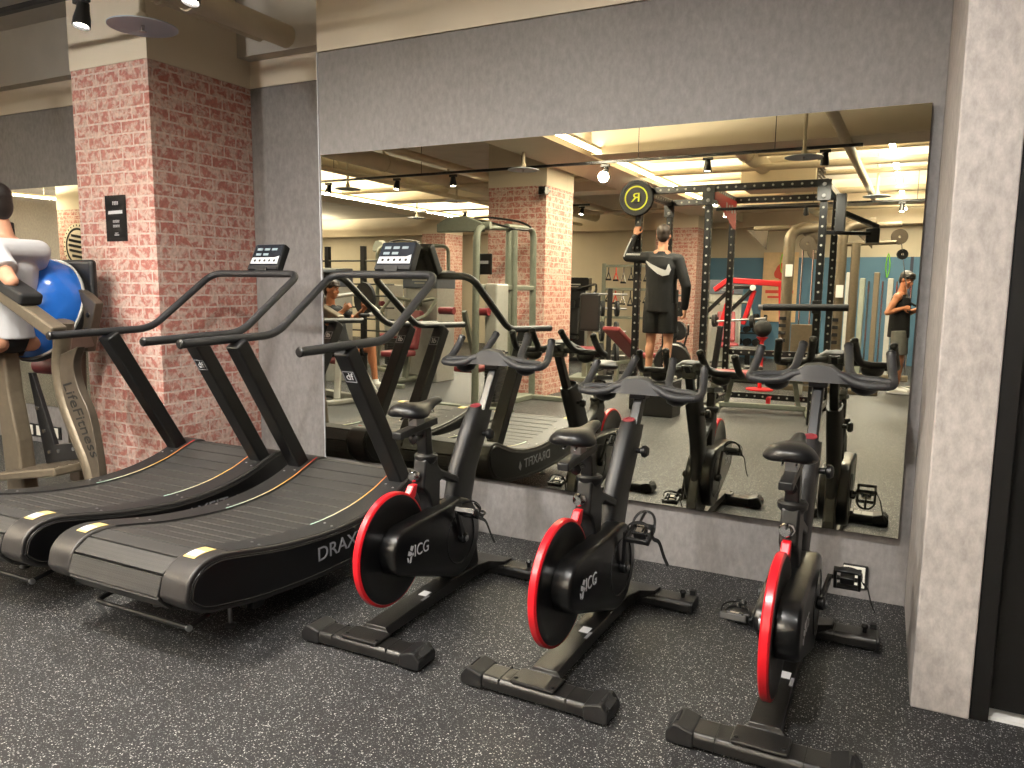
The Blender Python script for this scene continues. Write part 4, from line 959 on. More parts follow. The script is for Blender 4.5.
MB().prism([Vec((RX[1] + .045, y, z)) - ro for y, z in ((-5.3, 2.6), (-6.45, 2.6), (-6.45, 2.25), (-6.3, 2.25), (-5.45, 2.5), (-5.3, 2.5))], (.006, 0, 0)).build('red_side_panel', 'red_paint', rg, smooth=0)
m = MB()
for k, y in enumerate((-6.35, -6.2, -6.05, -5.9)): m.box(Vec((RX[1] + .053, y, 2.5 - .02)) - ro, (.003, .07, .1 if k % 2 else .07))
m.build('panel_mark', 'white_print', rg, smooth=0)
for x, y in ((RX[1], RY[0]), (RX[2], RY[0]), (RX[0], RY[1])):
    MB().box(Vec((x, y + .05, RH - .12)) - ro, (.14, .012, .22)).build('gusset_plate', 'black_metal', rg, smooth=0, bevel=.004)
    m = MB()
    for dz in (-.18, -.06): m.lathe([(.022, 0), (.02, .012), (.002, .013)], Vec((x, y + .056, RH + dz)) - ro, (0, 1, 0), 10)
    m.build('bolt', 'steel', rg)
bar = MB().cyl(Vec((-1.47, -5.14, 1.285)) - ro, Vec((-.6, -5.14, 1.3)) - ro, .038, n=18).build('padded_bar', 'dark_rubber', rg)
MB().lathe([(.03, 0), (.03, .05), (.002, .052)], Vec((-1.47, -5.14, 1.285)) - ro, (-1, 0, 0), 16).build('bar_end', 'steel', rg)
MB().box(Vec((-.92, -5.18, 1.3)) - ro, (.09, .07, .14)).build('bar_bracket', 'black_metal', rg, smooth=0, bevel=.005)
# storage pegs with small attachments
for i, (x, z, c) in enumerate(((-1.75, .36, 'red_paint'), (-1.55, .06, 'red_paint'), (-1.35, .36, 'black_metal'), (-1.2, .06, 'red_paint'), (-1.05, .36, 'black_metal'))):
    m = MB().cyl(Vec((x, -6.45, z + .06)) - ro, Vec((x, -6.25, z + .08)) - ro, .014, n=10); m.box(Vec((x, -6.3, z + .02)) - ro, (.05, .06, .1)); m.build('peg', c, rg, smooth=0, bevel=.004)
# arm tower at the rig end
m = MB(); m.bar(Vec((-.75, -5.35, 2.32)) - ro, Vec((-.42, -5.9, 2.2)) - ro, .05, .05); m.bar(Vec((-.88, -5.3, 2.1)) - ro, Vec((-.48, -5.85, 2.12)) - ro, .04, .04); m.box(Vec((-.46, -5.88, 2.1)) - ro, (.14, .12, .16)); m.bx(-.8 - ro.x, -.7 - ro.x, -5.32 - ro.y, -5.22 - ro.y, 2.1, 2.5)
m.build('pull_arm', 'black_metal', rg, smooth=0, bevel=.006)
# plate on its peg
pt = thing('weight_plate', 'black round plate with yellow ring and letter, atop the rig post', 'weight plate', (-2.98, -5.16, 2.53))
MB().lathe([(.026, -.0), (.2, -.0), (.208, .008), (.208, .05), (.2, .058), (.17, .058), (.165, .052), (.06, .052), (.055, .06), (.026, .06)], (0, 0, 0), (0, 1, 0), 56, closed=True).build('plate', 'dark_rubber', pt, smooth=35)
MB().lathe([(.142, .053), (.142, .0545), (.125, .0545), (.125, .053)], (0, 0, 0), (0, 1, 0), 56, closed=True).build('ring', 'yellow_print', pt, smooth=0)
text_mesh('letter', 'R', .15, 'yellow_print', pt, FACE_YP, (0, .062, 0), .001, 'CENTER', 1.35)
MB().lathe([(.052, .052), (.05, .061), (.002, .0615)], (0, 0, 0), (0, 1, 0), 30).build('hub_cap', 'dark_rubber', pt)
MB().cyl((0, -.05, 0), (0, .048, 0), .023, n=18).build('peg', 'black_metal', rg, loc=Vec((-2.98, -5.16, 2.53)) - ro)
# plyo box under the man
bxo = thing('plyo_box', 'black step box under the man in the black jacket', 'box', (-2.6, -5.0 + .03, 0))
MB().box((0, 0, .2), (.5, .36, .4)).build('box_body', 'black_plastic', bxo, smooth=0, bevel=.015)
MB().box((0, 0, .408), (.5, .36, .016)).build('top_mat', 'dark_rubber', bxo, smooth=0, bevel=.005)
# ------------------------------------------------------------------ weight machines
def weight_stack(t, x, y, w, d, h, cover, head):
    m = MB()
    for dx in (-w / 2 + .03, w / 2 - .03): m.bx(x + dx - .03, x + dx + .03, y - d / 2, y + d / 2, .04, h)
    m.bx(x - w / 2, x + w / 2, y - d / 2, y + d / 2, .0, .06); f = m.build('stack_frame', 'silver_grey', t, smooth=0, bevel=.012)
    m = MB()
    for k in range(13): m.box((x, y, .1 + k * .036), (w - .16, d * .55, .031))
    m.build('weight', 'gap_dark', t, smooth=0)
    for dx in (-.06, .06): MB().cyl((x + dx, y, .55), (x + dx, y, h - .05), .011, n=10).build('guide_rod', 'chrome', t)
    MB().bx(x - w / 2 + .055, x + w / 2 - .055, y + d / 2 - .02, y + d / 2 - .008, .1, h - .28).build('guard', cover, t, smooth=0)
    hd = MB().loft([[(x - w / 2 - .01, y - d / 2 - .01, z), (x + w / 2 + .01, y - d / 2 - .01, z), (x + w / 2 + .01 - e, y + d / 2 + .02, z), (x - w / 2 - .01 + e, y + d / 2 + .02, z)] for z, e in ((h - .28, 0), (h - .04, 0), (h, .03))]).build('stack_head', head, t, smooth=0, bevel=.015, seg=3)
    m = MB(); m.box((x, y + d / 2 + .021, h - .15), (w * .45, .002, .03)).box((x, y + d / 2 + .021, h - .2), (w * .3, .002, .015)); m.build('print_bar', 'silver_grey', hd, smooth=0)
def sel_machine(label, loc, rz, cover='silver_grey', head='shroud_blue', pad='red_pad', h=1.72, frame_m='green_grey', style=0):
    t = thing('weight_machine', label, 'weight machine', loc, rz, 'weight machines around the gym')
    weight_stack(t, 0, -.45, .62, .5, h, cover, head)
    m = MB(); m.tube(fillet([(0, -.2, .06), (0, .75, .06)], .05), .045, 10); m.bar((-.35, .7, .03), (.35, .7, .03), .08, .06); m.bar((0, .2, .06), (0, .12, .42), .08, .08); m.bar((0, .55, .06), (0, .5, .42), .07, .07)
    m.build('base_frame', frame_m, t, smooth=0, bevel=.01)
    MB().box((0, .36, .47), (.36, .42, .09)).build('seat_pad', pad, t, smooth=0, bevel=.03, seg=3)
    MB().bar((0, .12, .52), (0, -.04, 1.1), .34, .09, side=(1, 0, 0)).build('back_pad', pad, t, smooth=0, bevel=.03, seg=3)
    m = MB(); m.bar((0, .04, .45), (0, -.12, 1.25), .07, .07); m.bar((0, -.2, 1.2), (0, -.08, 1.2), .07, .07); m.build('back_post', frame_m, t, smooth=0, bevel=.01)
    for s in (-1, 1):
        pts = [(s * .12, -.1, 1.25), (s * .42, -.05, 1.3), (s * .44, .25, 1.05), (s * .36, .42, .98)] if style == 0 else [(s * .1, -.12, 1.5), (s * .5, .0, 1.62), (s * .55, .35, 1.45), (s * .4, .5, 1.3)]
        a = MB().tube(fillet(pts, .1, 5), .026, 10).build('press_arm', frame_m, t)
        MB().cyl(pts[-1], (s * .2, pts[-1][1] + .02, pts[-1][2]), .02, n=10).build('hand_grip', 'dark_rubber', a)
    MB().tube(catmull([(0, -.45, h - .1), (.1, -.2, h - .3), (.05, -.1, 1.2)], 5), .006, 6).build('cable', 'gap_dark', t)
    return t
m2 = sel_machine('silver weight machine with a blue grey head seen between the treadmill rails', (-6.75, -5.9, 0), radians(0))
for lab, loc, rz in (('silver weight machine left of the second brick column, turned sideways', (-6.4, -8.9, 0), 90), ('silver weight machine at the back, between two brick columns', (-7.2, -10.2, 0), 20), ('silver weight machine in the far corner by the strip light', (-9.3, -9.2, 0), 60),
                     ('silver weight machine behind the seated exerciser', (-8.3, -5.2, 0), 40), ('silver weight machine under the red framed notice', (-3.3, -11.6, 0), -20)):
    c = copy_tree(m2); c.location = loc; c.rotation_euler.z = radians(rz); c['label'] = lab
# chest press with a seated person
cp = thing('chest_press', 'silver framed chest press with a dark red pad, a person seated on it', 'weight machine', (-6.6, -3.95, 0), radians(-75))
m = MB(); m.bar((-.5, .55, .03), (.5, .55, .03), .09, .06); m.bar((0, .55, .05), (0, -.6, .05), .09, .08); m.bar((-.3, .5, .04), (-.05, .2, .72), .08, .1); m.bar((.3, .5, .04), (.05, .2, .72), .08, .1); m.bar((0, -.3, .06), (0, -.22, 1.3), .09, .1)
m.build('base_frame', 'silver_grey', cp, smooth=0, bevel=.015)
MB().box((0, .1, .5), (.34, .44, .08)).build('seat_pad', 'red_pad', cp, smooth=0, bevel=.03, seg=3)
MB().bar((0, -.12, .56), (0, -.22, 1.18), .34, .1, side=(1, 0, 0)).build('back_pad', 'red_pad', cp, smooth=0, bevel=.035, seg=3)
for s in (-1, 1):
    a = MB().tube(fillet([(s * .14, -.25, 1.3), (s * .5, -.2, 1.35), (s * .52, .3, 1.1), (s * .3, .34, 1.08)], .1, 5), .028, 10).build('press_arm', 'silver_grey', cp); MB().cyl((s * .3, .34, 1.08), (s * .16, .34, 1.08), .024, n=10).build('hand_grip', 'dark_rubber', a)
    MB().lathe([(.02, 0), (.22, 0), (.225, .01), (.225, .04), (.02, .045)], (s * .54, -.1, 1.28), (s, 0, 0), 32, closed=True).build('disc_weight', 'dark_rubber', a)
# cable tower in front of the second column
ct = thing('cable_tower', 'grey green cable tower with a row of posts standing before the second brick column', 'cable machine', (-4.45, -4.6, 0)); c_ = Vec((-4.45, -4.6, 0))
def cbar(pts, r=.0, w=.09, d=.065, name='post', mt='green_grey', par=ct):
    return MB().tube([Vec(p) - c_ for p in fillet(pts, .14, 6)], w / 2, 12, flat=(1, .75), up=(1, 0, 0)).build(name, mt, par)
cbar([(-4.5, -4.0, .03), (-4.5, -4.0, 2.14), (-4.5, -4.9, 2.2)]); cbar([(-4.48, -4.75, .03), (-4.48, -4.75, 2.16)]); cbar([(-4.45, -4.62, 2.2), (-4.42, -5.3, 2.22), (-4.42, -5.34, .03)])
cbar([(-4.4, -4.78, .03), (-4.42, -4.78, 2.2)], w=.085)
cbar([(-5.12, -4.15, 2.16), (-4.4, -4.15, 2.17)], w=.09, name='top_arm'); MB().prism([Vec((x, -4.1, z)) - c_ for x, z in ((-5.12, 2.1), (-5.12, 2.2), (-4.95, 2.28), (-4.72, 2.28), (-4.5, 2.2), (-4.5, 2.1))], (0, -.1, 0)).build('pulley_cover', 'green_grey', ct, smooth=0, bevel=.01)
m = MB(); m.bx(-4.56, -4.38, -5.36, -3.9, .0, .07); m.bx(-5.05, -4.0, -4.06, -3.96, .0, .06); m.bx(-4.9, -3.95, -5.38, -5.28, 0, .06)
m2_ = MB(); m2_.v = [v - c_ for v in m.v]; m2_.f = m.f; m2_.m = m.m; m2_.build('base_frame', 'green_grey', ct, smooth=0, bevel=.012)
MB().bar(Vec((-4.5, -4.0, 1.46)) - c_, Vec((-4.42, -5.34, 1.46)) - c_, .07, .06).build('cross_bar', 'green_grey', ct, smooth=0, bevel=.01)
MB().box(Vec((-4.36, -4.25, 1.05)) - c_, (.16, .3, .9)).build('stack_shroud', 'silver_grey', ct, smooth=0, bevel=.02)
m = MB()
for k in range(12): m.box(Vec((-4.36, -4.25, .12 + k * .038)) - c_, (.15, .28, .033))
m.build('weight', 'gap_dark', ct, smooth=0)
pq = MB().box(Vec((-4.42, -4.05, 1.72)) - c_, (.2, .03, .24)).build('name_plaque', 'black_satin', ct, smooth=0, bevel=.01); MB().box(Vec((-4.42, -4.033, 1.74)) - c_, (.12, .003, .035)).build('print_bar', 'grey_print', pq, smooth=0)
for s in (-.24, .24): MB().cyl(Vec((-4.69 + s - .1, -4.05, 1.17)) - c_, Vec((-4.69 + s + .1, -4.05, 1.17)) - c_, .045, n=18).build('knee_roller', 'red_pad', ct)
MB().bar(Vec((-4.69, -4.05, 1.17)) - c_, Vec((-4.69, -4.35, .5)) - c_, .05, .05).build('roller_post', 'green_grey', ct, smooth=0)
MB().box(Vec((-4.72, -4.3, .47)) - c_, (.32, .38, .08)).build('seat_pad', 'red_pad', ct, smooth=0, bevel=.03, seg=3)
MB().tube([Vec(p) - c_ for p in catmull([(-4.6, -4.6, 2.3), (-4.75, -4.5, 2.3), (-4.75, -4.3, 2.26), (-4.5, -4.3, 2.22), (-4.2, -4.4, 2.14), (-4.1, -4.6, 2.16), (-4.3, -4.7, 2.25)], 6, True)], .013, 8, closed=True).build('pull_handle', 'black_metal', ct)
# second cable station further along the left
for lab, loc, rz in (('grey green cable tower further back, between the brick columns', (-8.0, -7.6, 0), 35),):
    c = copy_tree(ct); c.location = loc; c.rotation_euler.z = radians(rz); c['label'] = lab
# champagne cable crossover at the right, with its pulley arms
cx = thing('cable_crossover', 'tall champagne coloured cable crossover beside the man in the black vest', 'cable machine', (-1.2, -8.7, 0)); co_ = Vec((-1.2, -8.7, 0))
def xt(pts, w=.12, name='post', mt='champagne', fl=(1, .8)): return MB().tube([Vec(p) - co_ for p in fillet(pts, .25, 7)], w / 2, 14, flat=fl, up=(1, 0, 0)).build(name, mt, cx)
xt([(-1.75, -8.6, .03), (-1.75, -8.6, 2.42), (-1.3, -8.75, 2.46)], .17); xt([(-1.02, -8.6, .03), (-1.02, -8.6, 2.46), (-.6, -8.75, 2.5)], .16); xt([(-.82, -8.55, .03), (-.82, -8.55, 2.2)], .12)
xt([(-2.3, -8.7, 2.44), (-.25, -8.7, 2.46)], .08, 'top_arm'); xt([(-1.0, -8.6, 2.18), (-.3, -8.55, 2.2)], .07, 'lower_arm')
for x in (-2.2, -1.45, -.72): MB().prism([Vec((x, -8.72, z_)) + Vec((dx, 0, 0)) - co_ for dx, z_ in ((-.2, 2.42), (.12, 2.42), (.1, 2.12))], (0, .04, 0)).build('gusset', 'champagne_dark', cx, smooth=0, bevel=.005)
for x, z in ((-.27, 2.28), (-1.5, 2.2), (-1.38, 2.08)): MB().lathe([(.02, -.02), (.11, -.02), (.1, 0), (.11, .02), (.02, .02)], Vec((x, -8.62, z)) - co_, (.3, 1, 0), 24, closed=True).build('pulley', 'champagne_dark', cx)
MB().lathe([(.02, -.02), (.075, -.02), (.07, 0), (.075, .02), (.02, .02)], Vec((-.22, -8.75, 2.04)) - co_, (.3, 1, 0), 20, closed=True).build('pulley', 'black_plastic', cx)
MB().tube([Vec((-.24, -8.7, 2.2)) - co_, Vec((-.22, -8.75, 2.04)) - co_, Vec((-.1, -8.93, 1.37)) - co_], .007, 6).build('cable', 'chrome', cx)
MB().tube([Vec(p) - co_ for p in ((-.24, -8.92, 1.29), (-.1, -8.93, 1.37), (.04, -8.95, 1.28))], .016, 8).build('pull_handle', 'black_metal', cx)
for x in (-1.55, -1.4):
    MB().cyl(Vec((x, -8.6, .1)) - co_, Vec((x, -8.6, 2.1)) - co_, .012, n=8).build('guide_rod', 'chrome', cx)
m = MB()
for k in range(14): m.box(Vec((-1.47, -8.6, .14 + k * .04)) - co_, (.26, .2, .035))
m.build('weight', 'gap_dark', cx, smooth=0)
MB().box(Vec((-1.47, -8.5, .55)) - co_, (.34, .02, .9)).build('guard', 'champagne', cx, smooth=0, bevel=.01)
for x, y, z in ((-1.72, -8.5, 1.8), (-1.0, -8.51, 1.5)): MB().box(Vec((x, y, z)) - co_, (.1, .01, .18)).build('notice', 'white_paint', cx, smooth=0)
m = MB()
for x in (-1.75, -1.02):
    for z in (.75, .86, .97, 1.08): m.box(Vec((x - .02, -8.515, z)) - co_, (.1, .02, .05))
m.build('position_slot', 'gap_dark', cx, smooth=0)
MB().bar(Vec((-1.9, -8.6, .04)) - co_, Vec((-.4, -8.6, .04)) - co_, .3, .08, side=(0, 1, 0)).build('base_frame', 'champagne', cx, smooth=0, bevel=.012)
# rack of upright stacks behind the man in the vest
sk = thing('cable_stack_row', 'row of pale weight stacks and rods behind the man in the black vest', 'weight stack', (-.75, -11.0, 0))
for k in range(6):
    x = -.55 + k * .22
    MB().bx(x - .045, x + .045, -.06, .06, 0, 1.75 + .1 * (k % 2)).build('stack_post', ('champagne', 'silver_grey', 'green_grey')[k % 3], sk, smooth=0, bevel=.012)
    MB().cyl((x + .1, 0, .1), (x + .1, 0, 1.7), .014, n=8).build('guide_rod', 'chrome', sk)
MB().bx(-.65, .7, -.09, .09, 0, .1).build('base_frame', 'champagne', sk, smooth=0, bevel=.01)
for x, z0, z1, l in ((-2.75, 1.95, 2.35, 'lime exercise band hanging on the blue wall by the red lever machine'), (-.62, 1.85, 2.35, 'lime exercise band hanging on the blue wall behind the man in the vest'), (-1.28, 1.95, 2.2, 'short lime exercise band on the blue wall, between the two longer ones')):
    b = MB().tube(catmull([(x, -14.41, z1), (x + .04, -14.41, (z0 + z1) / 2), (x, -14.41, z0), (x - .035, -14.41, (z0 + z1) / 2)], 6, True), .02, 8, closed=True, flat=(1, .5)).build('exercise_band', 'lime'); tag(b, l, 'exercise band')
# red plate loaded lever machine
lv = thing('lever_machine', 'red and black plate loaded lever machine before the blue wall', 'weight machine', (-2.35, -9.0, 0)); lo_ = Vec((-2.35, -9.0, 0))
def lb(p, q, w=.07, mt='red_paint', nm='frame_beam'): return MB().bar(Vec(p) - lo_, Vec(q) - lo_, w, w).build(nm, mt, lv, smooth=0, bevel=.012)
lb((-2.72, -9.0, 1.66), (-1.85, -9.05, 1.6), .09, nm='top_beam'); lb((-2.72, -9.0, 1.66), (-2.95, -9.1, 1.5), .08, nm='top_beam')
lb((-2.68, -8.95, 1.54), (-2.3, -8.95, 1.56), .06, 'black_satin', 'link'); lb((-2.66, -8.95, 1.52), (-3.05, -8.95, 1.12), .06, 'black_satin', 'lever_arm'); lb((-2.32, -8.95, 1.52), (-2.72, -8.95, 1.1), .06, 'black_satin', 'lever_arm')
lb((-2.66, -8.98, 1.5), (-2.8, -8.98, .9), .075); lb((-2.3, -8.98, 1.5), (-2.45, -8.98, .95), .07); lb((-2.8, -8.98, .92), (-2.9, -9.0, .05), .09, 'black_satin'); lb((-1.9, -9.05, 1.6), (-1.8, -9.1, .05), .09)
lb((-2.95, -9.0, .04), (-1.75, -9.1, .04), .1, 'black_satin', 'base_frame')
for x in (-2.66, -2.31): MB().lathe([(.045, 0), (.045, .03), (.002, .035)], Vec((x, -8.92, 1.54)) - lo_, (0, 1, 0), 18).build('pivot_cap', 'white_paint', lv)
MB().cyl(Vec((-2.95, -8.95, .98)) - lo_, Vec((-2.1, -8.95, 1.06)) - lo_, .018, n=10).build('bar', 'steel', lv)
for x in (-2.3, -2.9): MB().lathe([(.02, -.03), (.1, -.03), (.1, .03), (.02, .03)], Vec((x, -8.95, 1.0)) - lo_, (1, 0, .1), 24, closed=True).build('disc_weight', 'dark_rubber', lv)
MB().box(Vec((-2.35, -8.95, .55)) - lo_, (.5, .35, .09)).build('seat_pad', 'black_plastic', lv, smooth=0, bevel=.03); MB().bar(Vec((-2.35, -8.98, .52)) - lo_, Vec((-2.35, -9.02, .05)) - lo_, .08, .08).build('seat_post', 'black_satin', lv, smooth=0)
mb_ = thing('medicine_ball', 'dark grey ball on a low stand in front of the blue wall', 'ball', (-2.0, -8.2, .93)); MB().ell((0, 0, 0), (.13, .13, .13), n=24, m=16).build('ball', 'dark_rubber', mb_, smooth=180)
st_ = thing('ball_stand', 'black and red stand holding one dark grey ball', 'stand', (-2.0, -8.2, 0)); MB().cyl((0, 0, .02), (0, 0, .78), .03, n=12).lathe([(.2, 0), (.2, .02), (.03, .03)], (0, 0, 0), (0, 0, 1), 24).lathe([(.03, .74), (.08, .79), (.09, .80), (.08, .80)], (0, 0, 0), (0, 0, 1), 20, closed=False).build('pole', 'red_paint', st_)
# benches with maroon pads by the rig
def bench(label, loc, rz, inc=False):
    t = thing('weight_bench', label, 'bench', loc, rz, 'maroon padded benches')
    m = MB(); m.bar((0, -.5, .08), (0, .5, .08), .07, .06); m.bar((-.28, -.52, .03), (.28, -.52, .03), .06, .06); m.bar((-.28, .52, .03), (.28, .52, .03), .06, .06); m.bar((0, -.42, .08), (0, -.36, .4), .06, .06); m.bar((0, .42, .08), (0, .36, .4), .06, .06); m.bar((0, -.45, .4), (0, .5, .4), .06, .05)
    m.build('frame', 'green_grey', t, smooth=0, bevel=.01)
    MB().box((0, -.42, .465), (.28, .34, .07)).build('seat_pad', 'red_pad', t, smooth=0, bevel=.025, seg=3)
    MB().bar((0, -.2, .465), (0, .6, .465 + (.45 if inc else 0)), .28, .07, side=(1, 0, 0)).build('back_pad', 'red_pad', t, smooth=0, bevel=.025, seg=3)
    return t
bench('maroon weight bench lying crosswise inside the rig', (-1.55, -5.85, 0), radians(80)); bench('maroon weight bench left of the rig post with the plate', (-3.75, -7.3, 0), radians(10), True); bench('maroon weight bench behind the man in the vest', (.45, -9.9, 0), radians(30), True)
# dumbbell rack against the blue wall
def dumbbell_rack(label, loc, rz, n, grp):
    t = thing('dumbbell_rack', label, 'rack', loc, rz)
    for x in (-.95, .95): MB().bar((x, -.25, .02), (x, .18, 1.0), .07, .06).bar((x, -.3, .03), (x, .3, .03), .07, .06).build('side_frame', 'black_metal', t, smooth=0, bevel=.008)
    M = Matrix.Rotation(rz, 4, 'Z')
    for k, (y, z) in enumerate(((.06, .3), (-.03, .6), (-.12, .9))):
        MB().box((0, y, z), (1.9, .26, .03)).build('shelf', 'black_metal', t, smooth=0, bevel=.004)
        for i in range(n):
            x = -.8 + 1.6 * i / (n - 1); r = .055 + .012 * (2 - k)
            d = thing('dumbbell', grp[k], 'dumbbell', M @ Vec((x, y, z + r + .02)) + Vec(loc), rz, grp[k])
            b = MB(); b.cyl((0, -.05, 0), (0, .05, 0), .014, n=10); b.build('handle', 'chrome', d)
            for s in (-1, 1): MB().lathe([(.002, 0), (r, 0), (r + .003, .006), (r + .003, .07), (r - .006, .076), (.002, .076)], (0, s * .05, 0), (0, s, 0), 8).build('head', 'dark_rubber', d, smooth=0)
    return t
DR = dumbbell_rack('three tier black dumbbell rack by the blue wall, behind the rig', (-3.9, -13.7 + .0, 0), radians(180), 9, ['black dumbbell on the lowest tier of the rack behind the rig', 'black dumbbell on the middle tier of the rack behind the rig', 'black dumbbell on the top tier of the rack behind the rig'])
# storage frames of plates and attachments left of the rig post
def plate_tree(label, loc, rz):
    t = thing('plate_tree', label, 'rack', loc, rz)
    MB().bar((-.3, 0, .03), (.3, 0, .03), .08, .06).bar((0, -.3, .03), (0, .3, .03), .08, .06).bar((0, 0, .03), (0, 0, 1.5), .08, .08).build('stand', 'black_metal', t, smooth=0, bevel=.008)
    for k, z in enumerate((.32, .75, 1.15, 1.4)):
        for s in (-1, 1):
            MB().cyl((0, s * .02, z), (0, s * .3, z), .02, n=10).build('peg', 'steel', t)
    return t
def plates_on(tree_loc, rz, lab):
    M = Matrix.Rotation(rz, 4, 'Z')
    for k, z in enumerate((.32, .75, 1.15)):
        for s in (-1, 1):
            r = (.22, .17, .13)[k]; tone = ('largest', 'middle sized', 'smallest')[k]
            l = '%s plate, %s peg of %s' % (tone, 'near' if s > 0 else 'far', lab)
            d = thing('weight_plate', l, 'weight plate', Vec(tree_loc) + M @ Vec((0, s * .1, z)), rz)
            MB().lathe([(.026, 0), (r, 0), (r + .006, .008), (r + .006, .05), (r, .058), (.026, .058)], (0, 0, 0), (0, s, 0), 32, closed=True).build('plate', 'dark_rubber', d, smooth=35)
            MB().lathe([(.026, .0585), (.05, .0585), (.05, .061), (.026, .061)], (0, 0, 0), (0, s, 0), 24, closed=True).build('hub_ring', 'steel', d)
for loc, rz, lab in (((-4.75, -9.0, 0), radians(60), 'the plate tree beside the black backed chair'), ((-3.9, -10.1, 0), radians(20), 'the plate tree nearest the blue wall')):
    plate_tree('black plate tree, ' + lab[14:], loc, rz); plates_on(loc, rz, lab)
ch = thing('preacher_bench', 'black high backed bench seen left of the rig post with the plate', 'bench', (-4.75, -8.1, 0), radians(170))
MB().box((0, 0, 1.1), (.34, .1, .62)).build('back_pad', 'black_plastic', ch, smooth=0, bevel=.04, seg=3); MB().box((0, -.3, .5), (.36, .4, .09)).build('seat_pad', 'red_pad', ch, smooth=0, bevel=.03); MB().bar((0, .08, .03), (0, .07, 1.2), .08, .07).bar((0, -.3, .03), (0, -.3, .46), .08, .07).bar((0, -.5, .03), (0, .3, .03), .5, .06, side=(1, 0, 0)).build('frame', 'green_grey', ch, smooth=0, bevel=.01)
# attachment rack with hanging handles
ar = thing('attachment_rack', 'tall grey rack hung with cable handles and ropes, left of the rig post', 'rack', (-5.0, -10.6, 0))
for x in (-.5, .5): MB().bar((x, 0, .02), (x, 0, 2.0), .07, .07).bar((x, -.3, .03), (x, .3, .03), .07, .06).build('post', 'green_grey', ar, smooth=0, bevel=.01)
for z in (1.95, 1.5, .95): MB().bar((-.5, 0, z), (.5, 0, z), .05, .05).build('cross_bar', 'green_grey', ar, smooth=0, bevel=.008)
rr = random.Random(11)
for k in range(12):
    x = -.385 + (k % 6) * .154; z = 1.92 if k < 6 else 1.47; c = ('black_plastic', 'red_gloves', 'chrome', 'black_plastic', 'shroud_blue', 'chrome')[k % 6]; ln = .18 + .12 * rr.random()
    l = '%s stirrup grip hung %s in line on the %s bar of the attachment rack' % (('black', 'red', 'chrome', 'black', 'blue grey', 'chrome')[k % 6], ORDN[k % 6] if False else ('first', 'second', 'third', 'fourth', 'fifth', 'sixth')[k % 6], 'top' if k < 6 else 'middle')
    h = thing('stirrup_grip', l, 'cable grip', (-5.0 + x, -10.55, z)); MB().cyl((0, 0, .0), (0, 0, -ln * .4), .012, n=8).tube([(0, 0, -ln * .4), (-.05, 0, -ln), (.05, 0, -ln), (0, 0, -ln * .4)], .012, 8).build('strap', c, h); MB().cyl((-.055, 0, -ln), (.055, 0, -ln), .019, n=10).build('hand_grip', 'dark_rubber', h)
# stall bars at far left
sb = thing('wall_bars', 'dark horizontal bars on a frame behind the seated exerciser', 'wall bars', (-8.6, -6.9, 0))
for x in (-.7, .1): MB().bx(x - .04, x + .04, -.04, .04, 0, 2.15).build('post', 'black_metal', sb, smooth=0)
for k in range(8): MB().cyl((-.9, 0, .5 + k * .2), (.75, 0, .5 + k * .2), .014, n=8).build('rung', 'black_metal', sb)
# poster on the far wall and exit notice
pf = thing('wall_poster', 'pale poster with a red boxing glove on the far blue wall', 'poster', (-2.78, -14.42, 1.62))
MB().box((0, 0, 0), (.75, .012, 1.55)).build('sheet', 'wood_pale', pf, smooth=0); MB().ell((.08, .008, .35), (.18, .006, .2)).ell((-.06, .008, .3), (.07, .006, .1)).box((.08, .01, .1), (.2, .006, .1)).build('glove_print', 'red_gloves', pf)
MB().box((0, .008, -.1), (.6, .004, .07)).box((-.05, .008, -.22), (.4, .004, .05)).build('print_bar', 'red_gloves', pf, smooth=0)
# exercise ball rack and tall mirror row kept simple: rowers behind the rig
ro_ = thing('rower', 'low grey rowing machine on the floor behind the rig', 'exercise machine', (-2.3, -7.6, 0), radians(75))
MB().bar((-.05, -1.0, .3), (-.05, .9, .22), .09, .07).bar((-.05, -.95, .3), (-.05, -.95, .02), .3, .05).bar((-.05, .8, .22), (-.05, .8, .02), .4, .05, side=(1, 0, 0)).build('rail', 'silver_grey', ro_, smooth=0, bevel=.008)
MB().lathe([(.02, -.07), (.25, -.07), (.27, -.04), (.27, .04), (.25, .07), (.02, .07)], (-.05, .85, .42), (1, 0, 0), 32).build('fan_housing', 'black_plastic', ro_); MB().box((-.05, -.3, .37), (.3, .26, .06)).build('seat', 'black_plastic', ro_, smooth=0, bevel=.02)
MB().bar((-.05, .75, .4), (-.05, .65, .85), .04, .03).box((-.05, .64, .9), (.2, .03, .16)).build('monitor_arm', 'black_metal', ro_, smooth=0, bevel=.005)

dk = sel_machine('black framed weight machine in front of the far wall, past the second brick column', (-6.6, -11.6, 0), radians(-15), 'black_plastic', 'black_satin', 'black_plastic', 1.75, 'black_metal', 1)
